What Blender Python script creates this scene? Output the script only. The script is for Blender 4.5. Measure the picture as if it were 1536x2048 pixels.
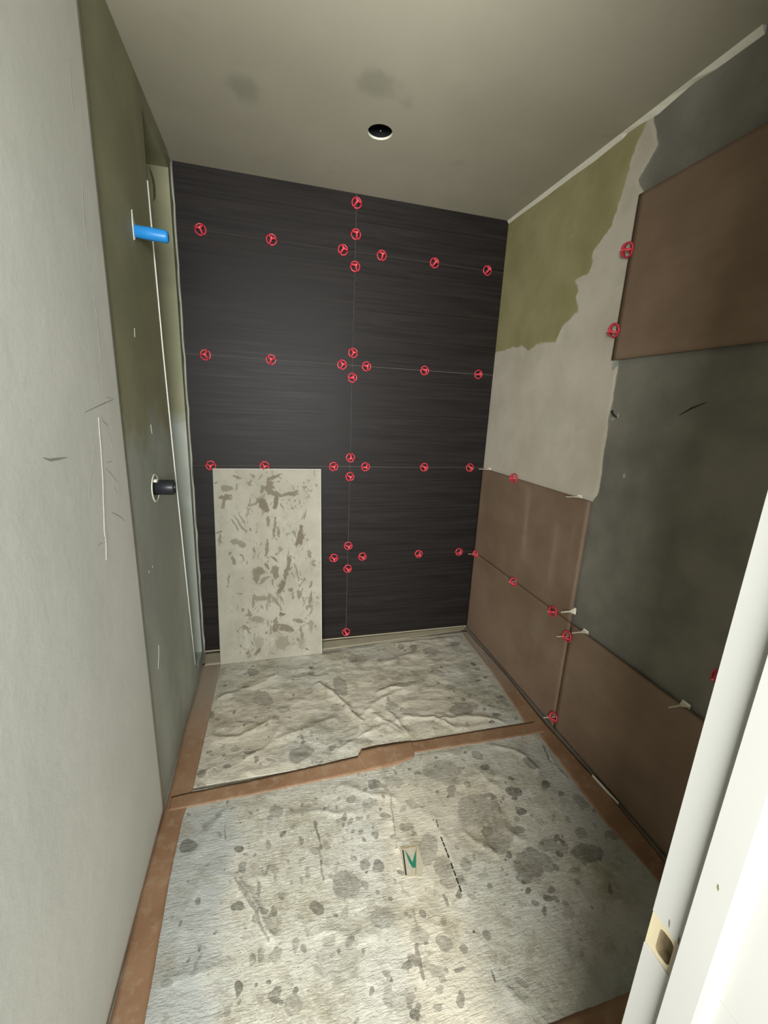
import bpy, bmesh, math, json, random
import numpy as np
from mathutils import Matrix, Vector
random.seed(4); rng = np.random.default_rng(7)
for o in list(bpy.data.objects): bpy.data.objects.remove(o)
COL = bpy.context.scene.collection
SC = bpy.context.scene

# ---------------------------------------------------------------- camera
D, W, H = 2.5872, 1.8419, 2.7138            # back wall y, right tile face x, ceiling z
cam = bpy.data.cameras.new('camera'); cam.sensor_fit = 'HORIZONTAL'; cam.sensor_width = 36.0
cam.lens = 831.724 / 1536 * 36.0; cam.clip_start = 0.02
co = bpy.data.objects.new('camera', cam); COL.objects.link(co)
R = Matrix(((0.9664091880281438, 0.25623207599509784, 0.019960073297117423),
            (-0.2531264323761946, 0.9354903720766519, 0.24654568133388063),
            (0.044500455360408454, -0.24331643385338772, 0.9689256021437282)))
rx, fy, uz = R.col[0], R.col[1], R.col[2]
M = Matrix((rx, uz, -fy)).transposed().to_4x4(); M.translation = (0.4485, 0.0, 1.5896)
co.matrix_world = M
SC.camera = co

# ---------------------------------------------------------------- light and exposure
SC.view_settings.view_transform = 'Standard'; SC.view_settings.look = 'None'
SC.view_settings.gamma = 1; SC.view_settings.use_curve_mapping = False
SC.view_settings.exposure = 0.0
wd = bpy.data.worlds.new('hall_light'); SC.world = wd; wd.use_nodes = True
wd.node_tree.nodes['Background'].inputs[0].default_value = (0.93, 1.0, 0.97, 1)
wd.node_tree.nodes['Background'].inputs[1].default_value = 0.35
def area(name, loc, tgt, sx, sy, power, colr):
    l = bpy.data.lights.new(name, 'AREA'); l.shape = 'RECTANGLE'; l.size = sx; l.size_y = sy
    l.energy = power; l.color = colr
    o = bpy.data.objects.new(name, l); COL.objects.link(o)
    o.location = loc; o.rotation_euler = (Vector(tgt) - Vector(loc)).to_track_quat('-Z', 'Y').to_euler()
    return o
area('hall_lamp', (0.08, -1.5, 1.75), (0.9, 2.2, 1.85), 1.9, 0.9, 340, (0.97, 0.99, 1.0))
area('jamb_fill_light', (-0.15, -0.60, 1.90), (0.93, 0.3, 1.2), 0.30, 0.30, 1.6, (1.0, 1.0, 0.95))  # added unseen fill light that brightens the door jamb

# ---------------------------------------------------------------- helpers
def link(name, me, parent=None):
    o = bpy.data.objects.new(name, me); COL.objects.link(o)
    if parent is not None: o.parent = parent
    return o
def tag(o, label=None, cat=None, group=None, kind=None):
    if label: o['label'] = label
    if cat: o['category'] = cat
    if group: o['group'] = group
    if kind: o['kind'] = kind
    return o
def mesh(name, vs, fs, mat, parent=None, smooth=False):
    me = bpy.data.meshes.new(name); me.from_pydata([tuple(map(float, v)) for v in vs], [], fs); me.update()
    if mat: me.materials.append(mat)
    if smooth: me.polygons.foreach_set('use_smooth', [True] * len(me.polygons))
    return link(name, me, parent)
def bmobj(name, bm, mat, parent=None, smooth=False):
    me = bpy.data.meshes.new(name); bmesh.ops.recalc_face_normals(bm, faces=bm.faces); bm.to_mesh(me); bm.free()
    if mat: me.materials.append(mat)
    if smooth: me.polygons.foreach_set('use_smooth', [True] * len(me.polygons))
    return link(name, me, parent)
def addbox(bm, a, b, bev=0.0):
    r = bmesh.ops.create_cube(bm, size=1.0); vs = r['verts']
    for v in vs:
        v.co = Vector([(a[i] + b[i]) / 2 + v.co[i] * (b[i] - a[i]) for i in range(3)])
    if bev:
        es = list({e for v in vs for e in v.link_edges})
        bmesh.ops.bevel(bm, geom=es, offset=bev, segments=1, affect='EDGES')
def box(name, a, b, mat, parent=None, bev=0.0):
    bm = bmesh.new(); addbox(bm, a, b, bev); return bmobj(name, bm, mat, parent)
def tube(bm, pts, rad, n=8, close=True):
    pts = [Vector(p) for p in pts]; rings = []
    for i, p in enumerate(pts):
        t = (pts[min(i + 1, len(pts) - 1)] - pts[max(i - 1, 0)]).normalized()
        a = t.orthogonal().normalized() if i == 0 else (pa - t * pa.dot(t)).normalized()
        pa = a; b = t.cross(a); r = rad[i] if isinstance(rad, (list, tuple)) else rad
        rings.append([bm.verts.new(p + r * (math.cos(2 * math.pi * k / n) * a + math.sin(2 * math.pi * k / n) * b)) for k in range(n)])
    for i in range(len(rings) - 1):
        for k in range(n): bm.faces.new((rings[i][k], rings[i][(k + 1) % n], rings[i + 1][(k + 1) % n], rings[i + 1][k]))
    if close: bm.faces.new(rings[0][::-1]); bm.faces.new(rings[-1])
def lathe(bm, prof, n=32, closed=False):      # profile of (r, z)
    rings = [[bm.verts.new((r * math.cos(2 * math.pi * k / n), r * math.sin(2 * math.pi * k / n), z)) for k in range(n)] for r, z in prof]
    m = len(rings)
    for i in range(m if closed else m - 1):
        a, b = rings[i], rings[(i + 1) % m]
        for k in range(n): bm.faces.new((a[k], a[(k + 1) % n], b[(k + 1) % n], b[k]))
    return rings
def prism(bm, poly, ax, v0, v1):              # polygon in the two other axes, extruded along ax
    def P(p, v):
        q = list(p); q.insert(ax, v); return q
    a = [bm.verts.new(P(p, v0)) for p in poly]; b = [bm.verts.new(P(p, v1)) for p in poly]
    n = len(poly); bm.faces.new(a); bm.faces.new(b[::-1])
    for i in range(n): bm.faces.new((a[i], a[(i + 1) % n], b[(i + 1) % n], b[i]))
def ribbon(bm, pts, wid, ax, v0, v1):         # a flat raised strip along a 2D polyline
    pts = [np.array(p, float) for p in pts]; L = []; Rr = []
    for i, p in enumerate(pts):
        t = pts[min(i + 1, len(pts) - 1)] - pts[max(i - 1, 0)]; t = t / (np.linalg.norm(t) + 1e-9)
        w = wid[i] if isinstance(wid, (list, tuple)) else wid
        L.append(p + w / 2 * np.array([-t[1], t[0]])); Rr.append(p - w / 2 * np.array([-t[1], t[0]]))
    def P(p, v):
        q = [float(p[0]), float(p[1])]; q.insert(ax, v); return bm.verts.new(q)
    rows = [(P(l, v0), P(l, v1), P(r, v1), P(r, v0)) for l, r in zip(L, Rr)]
    for a, b in zip(rows, rows[1:]):
        for k in range(4): bm.faces.new((a[k], a[(k + 1) % 4], b[(k + 1) % 4], b[k]))
    bm.faces.new(rows[0]); bm.faces.new(rows[-1][::-1])
def sm(a, b, x):
    t = np.clip((x - a) / (b - a), 0, 1); return t * t * (3 - 2 * t)
def vnoise(x, y, f, seed):
    g = np.random.default_rng(seed).random((64, 64)); X = x * f + 100; Y = y * f + 100
    i = np.floor(X).astype(int); j = np.floor(Y).astype(int); u = X - i; v = Y - j; u = u * u * (3 - 2 * u); v = v * v * (3 - 2 * v)
    i %= 64; j %= 64; i2 = (i + 1) % 64; j2 = (j + 1) % 64
    return (g[i, j] * (1 - u) + g[i2, j] * u) * (1 - v) + (g[i, j2] * (1 - u) + g[i2, j2] * u) * v - .5
def fbm(x, y, f, seed, n=4): return sum(vnoise(x, y, f * 2 ** k, seed + k) / 2 ** k for k in range(n))
def sdist(poly, x, y):                        # signed distance, negative inside
    P = np.array(poly); d = np.full(x.shape, 1e9); ins = np.zeros(x.shape, bool)
    for i in range(len(P)):
        a = P[i]; b = P[(i + 1) % len(P)]; e = b - a; wx = x - a[0]; wy = y - a[1]
        t = np.clip((wx * e[0] + wy * e[1]) / (e @ e), 0, 1)
        d = np.minimum(d, np.hypot(wx - t * e[0], wy - t * e[1]))
        c = ((a[1] <= y) & (b[1] > y)) | ((b[1] <= y) & (a[1] > y))
        with np.errstate(divide='ignore', invalid='ignore'):
            xi = a[0] + (y - a[1]) / (b[1] - a[1] if b[1] != a[1] else 1e-9) * e[0]
        ins ^= c & (x < xi)
    return np.where(ins, -d, d)
def blobfield(blobs, x, y, lines=()):
    e = np.zeros(x.shape); dk = np.zeros(x.shape)
    jx = fbm(x, y, 28, 11, 3) * .014; jy = fbm(x, y, 28, 31, 3) * .014
    for cx, cy, px, py, qx, qy, d in blobs:
        det = px * qy - py * qx
        if abs(det) < 1e-9: continue
        sc = min(1.0, 2.2 * math.sqrt(abs(det)) / .03)
        dx = x + jx * sc - cx; dy = y + jy * sc - cy
        u = (dx * qy - dy * qx) / det; v = (dy * px - dx * py) / det
        r = np.sqrt(u * u + v * v); f = np.clip(1.5 - r, 0, 1)
        m = f * (0.5 + .5 * d) > e * (0.5 + .5 * dk); e = np.where(m, f, e); dk = np.where(m, d, dk)
    for x0, y0, x1, y1, w, d in lines:
        ex, ey = x1 - x0, y1 - y0; t = np.clip(((x - x0) * ex + (y - y0) * ey) / (ex * ex + ey * ey), 0, 1)
        r = np.hypot(x + jx * .5 - x0 - t * ex, y + jy * .5 - y0 - t * ey) / max(w, .004); f = np.clip(1.5 - r, 0, 1)
        m = f > e; e = np.where(m, f, e); dk = np.where(m, d, dk)
    return e, dk
def attr(o, name, arr):
    a = o.data.attributes.new(name, 'FLOAT', 'POINT'); a.data.foreach_set('value', np.asarray(arr, dtype=np.float32).ravel())
def grid(name, X, Y, Z, mat, parent=None, attrs={}, skirt=None):
    nv, nu = X.shape; idx = np.arange(nu * nv).reshape(nv, nu)
    vs = np.stack([X.ravel(), Y.ravel(), Z.ravel()], 1)
    f = np.stack([idx[:-1, :-1].ravel(), idx[:-1, 1:].ravel(), idx[1:, 1:].ravel(), idx[1:, :-1].ravel()], 1)
    fl = f.tolist(); V = vs.tolist(); rim = []
    if skirt is not None:
        rim = list(idx[0, :]) + list(idx[1:, -1]) + list(idx[-1, :-1][::-1]) + list(idx[1:-1, 0][::-1])
        b = len(V); V += [[V[i][0] + skirt[0], V[i][1] + skirt[1], V[i][2] + skirt[2]] for i in rim]; n = len(rim)
        for k in range(n): fl.append((int(rim[k]), b + k, b + (k + 1) % n, int(rim[(k + 1) % n])))
        fl.append(tuple(range(b, b + n)))
    me = bpy.data.meshes.new(name); me.from_pydata(V, [], fl); me.update(); me.materials.append(mat)
    s = np.zeros(len(me.polygons), bool); s[:len(f)] = True; me.polygons.foreach_set('use_smooth', s)
    o = link(name, me, parent)
    for k, a in attrs.items():
        a = np.asarray(a).ravel()
        if skirt is not None: a = np.concatenate([a, a[np.array(rim, int)]])
        attr(o, k, a)
    return o

# ---------------------------------------------------------------- materials
class N:
    def __init__(s, name):
        s.m = bpy.data.materials.new(name); s.m.use_nodes = True; s.t = s.m.node_tree
        s.b = s.t.nodes['Principled BSDF']; s.b.inputs['Specular IOR Level'].default_value = .3
        s.c = s.t.nodes.new('ShaderNodeTexCoord').outputs['Object']
    def n(s, ty, **k):
        x = s.t.nodes.new(ty)
        for a, v in k.items(): setattr(x, a, v)
        return x
    def set(s, sock, v):
        if hasattr(v, 'links') or isinstance(v, bpy.types.NodeSocket): s.t.links.new(v, sock)
        elif isinstance(v, (tuple, list)): sock.default_value = (*v, 1)[:len(sock.default_value)] if len(v) < len(sock.default_value) else v
        else: sock.default_value = v
    def noise(s, sc, det=4, rough=.55, stretch=None, dist=0):
        x = s.n('ShaderNodeTexNoise'); x.inputs['Scale'].default_value = sc; x.inputs['Detail'].default_value = det
        x.inputs['Roughness'].default_value = rough; x.inputs['Distortion'].default_value = dist; c = s.c
        if stretch:
            mp = s.n('ShaderNodeMapping'); mp.inputs['Scale'].default_value = stretch; s.t.links.new(c, mp.inputs[0]); c = mp.outputs[0]
        s.t.links.new(c, x.inputs['Vector']); return x.outputs['Fac']
    def ramp(s, f, lo, hi, a=0., b=1.):
        x = s.n('ShaderNodeMapRange', interpolation_type='SMOOTHSTEP'); s.set(x.inputs['Value'], f)
        for k, v in zip(('From Min', 'From Max', 'To Min', 'To Max'), (lo, hi, a, b)): s.set(x.inputs[k], v)
        return x.outputs['Result']
    def mix(s, f, a, b, mode='MIX'):
        x = s.n('ShaderNodeMix', data_type='RGBA', blend_type=mode); s.set(x.inputs[0], f)
        s.set(x.inputs[6], a); s.set(x.inputs[7], b); return x.outputs[2]
    def ma(s, op, a, b=0.):
        x = s.n('ShaderNodeMath', operation=op); s.set(x.inputs[0], a); s.set(x.inputs[1], b); return x.outputs[0]
    def at(s, name): return s.n('ShaderNodeAttribute', attribute_name=name).outputs['Fac']
    def xyz(s, k):
        x = s.n('ShaderNodeSeparateXYZ'); s.t.links.new(s.c, x.inputs[0]); return x.outputs[k]
    def fin(s, col, rough=.8, bump=None, bs=.2, bd=.002):
        s.set(s.b.inputs['Base Color'], col); s.set(s.b.inputs['Roughness'], rough)
        if bump is not None:
            x = s.n('ShaderNodeBump'); x.inputs['Strength'].default_value = bs; x.inputs['Distance'].default_value = bd
            s.set(x.inputs['Height'], bump); s.t.links.new(x.outputs[0], s.b.inputs['Normal'])
        return s.m
def lin(r, g, b): return tuple(((c / 255 + .055) / 1.055) ** 2.4 if c > 10 else c / 255 / 12.92 for c in (r, g, b))
def plain(name, c, rough=.6, var=.12, sc=30):
    n = N(name); return n.fin(n.mix(n.noise(sc), tuple(x * (1 - var) for x in c), tuple(min(1, x * (1 + var)) for x in c)), rough)

CEIL = lin(170, 164, 144); SKIM = lin(214, 214, 203); OLIVE = lin(150, 146, 96); GREY = lin(158, 160, 146); BEIGE = lin(190, 178, 152)
def mat_ceiling():
    n = N('ceiling_plaster'); c = n.mix(n.ramp(n.noise(2.2, 5), .35, .7), tuple(x * .92 for x in CEIL), CEIL)
    c = n.mix(n.ramp(n.noise(5, 4, .6), .62, .75, 0, .16), c, lin(110, 112, 96))
    e = n.at('stain'); s = n.ramp(n.ma('ADD', e, n.ma('MULTIPLY', n.noise(25, 3), .5)), .5, 1.2, 0, .3)
    return n.fin(n.mix(s, c, lin(90, 92, 80)), .85, n.noise(60, 3), .08)
def mat_skim():
    n = N('pale_skim_coat'); c = n.mix(n.ramp(n.noise(1.7, 5), .35, .7), lin(204, 205, 194), SKIM)
    c = n.mix(n.ramp(n.noise(4, 6, .7, (1, 1, 2.5)), .6, .8, 0, .25), c, lin(205, 200, 184))
    c = n.mix(n.ramp(n.noise(7, 6, .7, (1, 1, 3)), .64, .8, 0, .2), c, lin(140, 140, 128))
    return n.fin(c, .75, n.noise(9, 6, .65), .25, .006)
def mat_left():
    n = N('green_board_and_coat')
    zz = n.ma('ADD', n.xyz(2), n.ma('MULTIPLY', n.noise(4, 5, .6), .5))
    f = n.ramp(zz, 1.62, 1.80)
    g = n.mix(n.ramp(n.noise(3, 5, .6, (1, 1, .5)), .4, .7), lin(146, 150, 138), lin(168, 172, 160))
    g = n.mix(n.ramp(n.noise(8, 6, .7, (1, 3, .7)), .62, .72, 0, .45), g, lin(190, 194, 186))
    o = n.mix(n.ramp(n.noise(3, 5), .35, .7), lin(128, 128, 100), lin(144, 142, 112))
    c = n.mix(f, g, o)
    c = n.mix(n.ramp(n.noise(16, 5, .6, (1, 3, .5)), .68, .74, 0, .5), c, lin(190, 188, 165))
    return n.fin(c, .7, n.noise(14, 5), .2, .004)
def mat_right():
    n = N('patched_wall_board')
    nz = n.ma('MULTIPLY', n.ma('SUBTRACT', n.noise(14, 6, .65), .5), .05)
    fo = n.ramp(n.ma('ADD', n.at('olive'), nz), .006, -.006)
    fd = n.ramp(n.ma('ADD', n.at('dark'), n.ma('MULTIPLY', nz, .35)), .003, -.003)
    b = n.mix(n.ramp(n.noise(3.5, 5), .3, .7), lin(172, 163, 145), lin(184, 176, 159))
    b = n.mix(n.ramp(n.noise(6, 5, .6), .55, .75, 0, .35), b, lin(146, 145, 128))
    o = n.mix(n.ramp(n.noise(4, 5), .3, .7), lin(130, 124, 84), lin(146, 139, 100))
    o = n.mix(n.ramp(n.noise(12, 6, .7), .6, .72, 0, .35), o, lin(176, 166, 130))
    d = n.mix(n.ramp(n.noise(3, 6, .6), .3, .7), lin(98, 95, 85), lin(122, 118, 106))
    d = n.mix(n.ramp(n.noise(9, 6, .7), .6, .75, 0, .35), d, lin(134, 130, 118))
    c = n.mix(fd, n.mix(fo, b, o), d)
    return n.fin(c, .75, n.noise(10, 6, .65), .35, .006)
def mat_darktile():
    n = N('dark_striated_tile'); n.b.inputs['Specular IOR Level'].default_value = .16
    g = n.ma('ADD', n.ma('MULTIPLY', n.noise(1, 6, .6, (1.6, 1, 60)), .55), n.ma('MULTIPLY', n.noise(1, 4, .6, (.8, 1, 260)), .45))
    c = n.mix(n.ramp(g, .36, .64), lin(25, 22, 20), lin(39, 35, 32))
    c = n.mix(n.ramp(n.noise(1, 4, .6, (1.2, 1, 16)), .6, .75, 0, .3), c, lin(56, 52, 48))
    return n.fin(c, n.ramp(g, .3, .7, .44, .60), g, .12, .001)
def mat_browntile():
    n = N('brown_tile'); g = n.noise(1, 5, .6, (1, 1.5, 30))
    c = n.mix(n.ramp(n.noise(3, 5), .3, .7), lin(110, 91, 73), lin(126, 105, 86))
    c = n.mix(n.ramp(g, .35, .7, 0, .15), c, lin(100, 82, 66))
    c = n.mix(n.ma('MULTIPLY', n.at('dust'), n.ramp(n.noise(20, 3), .2, .6, .6, 1)), c, lin(150, 134, 114))
    return n.fin(c, .6, g, .06, .001)
def mat_sheet():
    n = N('stained_fleece'); nz = n.ma('SUBTRACT', n.noise(45, 6, .7), .5)
    fine = n.noise(150, 5, .7, (1, 1, 1)); fib = n.noise(1, 5, .65, (30, 130, 30), .6)
    b = n.mix(n.ramp(n.noise(3, 6, .65), .35, .7), lin(176, 173, 159), lin(158, 154, 136))
    b = n.mix(n.ramp(n.noise(70, 6, .8), .5, .62, 0, .6), b, lin(192, 188, 172))
    b = n.mix(n.ramp(n.noise(9, 6, .75), .5, .68, 0, .4), b, lin(124, 116, 95))
    b = n.mix(n.ramp(n.noise(26, 5, .75), .57, .7, 0, .55), b, lin(106, 101, 84))
    b = n.mix(n.ma('MULTIPLY', n.at('grey_fleece'), .85), b, lin(152, 154, 148))
    b = n.mix(n.ramp(n.ma('ADD', n.at('mud'), nz), .25, .8, 0, .5), b, lin(188, 177, 153))
    e = n.ma('ADD', n.at('edge'), n.ma('MULTIPLY', nz, .7))
    s = n.ma('MULTIPLY', n.ramp(e, .40, .56), n.ma('MULTIPLY', n.at('dk'), n.ramp(n.noise(60, 5, .75), .25, .7, 1.0, .55)))
    sp = n.ramp(n.ma('ADD', n.noise(38, 2, .5), n.ma('MULTIPLY', n.noise(7, 3), .5)), 1.0, 1.04, 0, .55)
    b = n.mix(n.ramp(n.noise(6, 6, .7, None, .6), .50, .64, 0, .42), b, lin(124, 115, 90))
    b = n.mix(n.ramp(n.noise(17, 6, .75, None, .5), .56, .66, 0, .4), b, lin(118, 112, 91))
    c = n.mix(s, b, lin(60, 56, 45))
    c = n.mix(n.ma('MULTIPLY', sp, n.ma('SUBTRACT', 1., n.at('grey_fleece'))), c, lin(112, 108, 90))
    h = n.ma('ADD', n.ma('MULTIPLY', fine, .3), n.ma('ADD', fib, n.ma('MULTIPLY', n.noise(26, 5, .7), 1.2)))
    return n.fin(c, .9, h, .8, .0045)
def mat_spare():
    n = N('tile_back'); nz = n.ma('SUBTRACT', n.noise(38, 6, .7, None, .4), .5)
    b = n.mix(n.ramp(n.noise(5, 5, .65), .35, .7), lin(154, 150, 134), lin(140, 136, 120))
    b = n.mix(n.ramp(n.noise(1, 6, .7, (10, 10, 4), 1.5), .58, .7, 0, .45), b, lin(176, 171, 152))
    s = n.ma('MULTIPLY', n.ramp(n.ma('ADD', n.at('edge'), n.ma('ADD', n.ma('MULTIPLY', nz, 1.7), n.ma('MULTIPLY', n.ma('SUBTRACT', n.noise(1, 6, .75, (75, 75, 26), .8), .5), 1.6))), .40, .62), n.at('dk'))
    c = n.mix(n.ma('MULTIPLY', s, .85), b, lin(92, 83, 63))
    c = n.mix(n.ma('MULTIPLY', n.ramp(n.noise(1, 6, .75, (40, 40, 16), 1.5), .56, .66, 0, .6), n.ramp(n.noise(6, 4), .42, .58)), c, lin(104, 95, 75))
    return n.fin(c, .8, n.ma('ADD', n.noise(30, 6, .7), n.ma('MULTIPLY', s, -1.)), .35, .003)
def mat_tape():
    n = N('brown_paper_tape')
    c = n.mix(n.ramp(n.noise(4, 5), .3, .7), lin(120, 90, 65), lin(138, 108, 81))
    c = n.mix(n.ramp(n.noise(18, 5, .7), .48, .70, 0, .6), c, lin(148, 128, 104))
    yy = n.ma('ADD', n.xyz(1), n.ma('MULTIPLY', n.noise(6, 4), .4))
    c = n.mix(n.ramp(yy, 1.85, 2.5, 0, .75), c, lin(140, 131, 116))
    return n.fin(c, .6, n.noise(22, 5, .6), .3, .003)
def mat_wood():
    n = N('raw_wood'); c = n.mix(n.noise(1, 5, .6, (60, 60, 5)), lin(158, 146, 116), lin(180, 168, 138)); return n.fin(c, .8)
def mat_white():
    n = N('white_gloss_paint'); c = n.mix(n.noise(3, 3), lin(150, 149, 142), lin(156, 155, 148))
    return n.fin(c, .42, n.noise(5, 3), .05, .003)
M_CEIL, M_SKIM, M_LEFT, M_RIGHT, M_DT, M_BT, M_SHEET, M_SPARE, M_TAPE, M_WOOD, M_WHITE = (f() for f in (mat_ceiling, mat_skim, mat_left, mat_right, mat_darktile, mat_browntile, mat_sheet, mat_spare, mat_tape, mat_wood, mat_white))
M_GROUT = plain('grout_bed', lin(104, 98, 88), .9, .5, 3)
M_MORTAR = plain('grey_mortar', lin(112, 108, 96), .95)
M_SUB = plain('concrete_slab', lin(120, 115, 104), .9)
M_BEAD = plain('white_filler', lin(214, 214, 204), .6, .08)
M_FILL = plain('pale_filler', lin(204, 200, 180), .7, .1)
M_SCR = plain('pencil_and_scratch', lin(150, 149, 137), .9)
M_BLUE = plain('blue_plastic', (.02, .20, .50), .35, .08)
M_BLACK = plain('black_plastic', (.016, .017, .02), .38)
M_CAN = plain('black_can', (.012, .012, .013), .25)
M_STEM = plain('white_nylon', lin(228, 222, 200), .4, .05)
M_PINK = plain('pale_scratches', lin(150, 152, 140), .6)
M_PRINTK = plain('black_print', lin(42, 44, 38), .8, .3, 200)
M_PRINTG = plain('green_print', lin(34, 104, 80), .7, .2, 200)
M_TAN = plain('tan_print', lin(140, 118, 84), .8, .2, 200)
M_PAPER = plain('print_patch', lin(158, 151, 130), .9, .2, 90)
M_RIM = plain('plaster_rim', lin(200, 204, 180), .8)
M_TRIM = plain('dusty_olive_strip', lin(150, 142, 118), .75, .15, 12)
n_ = N('red_translucent_plastic'); n_.b.inputs['Transmission Weight'].default_value = .12
M_RED = n_.fin(n_.mix(n_.noise(60), (.52, .03, .05), (.70, .075, .095)), .25)

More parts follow.
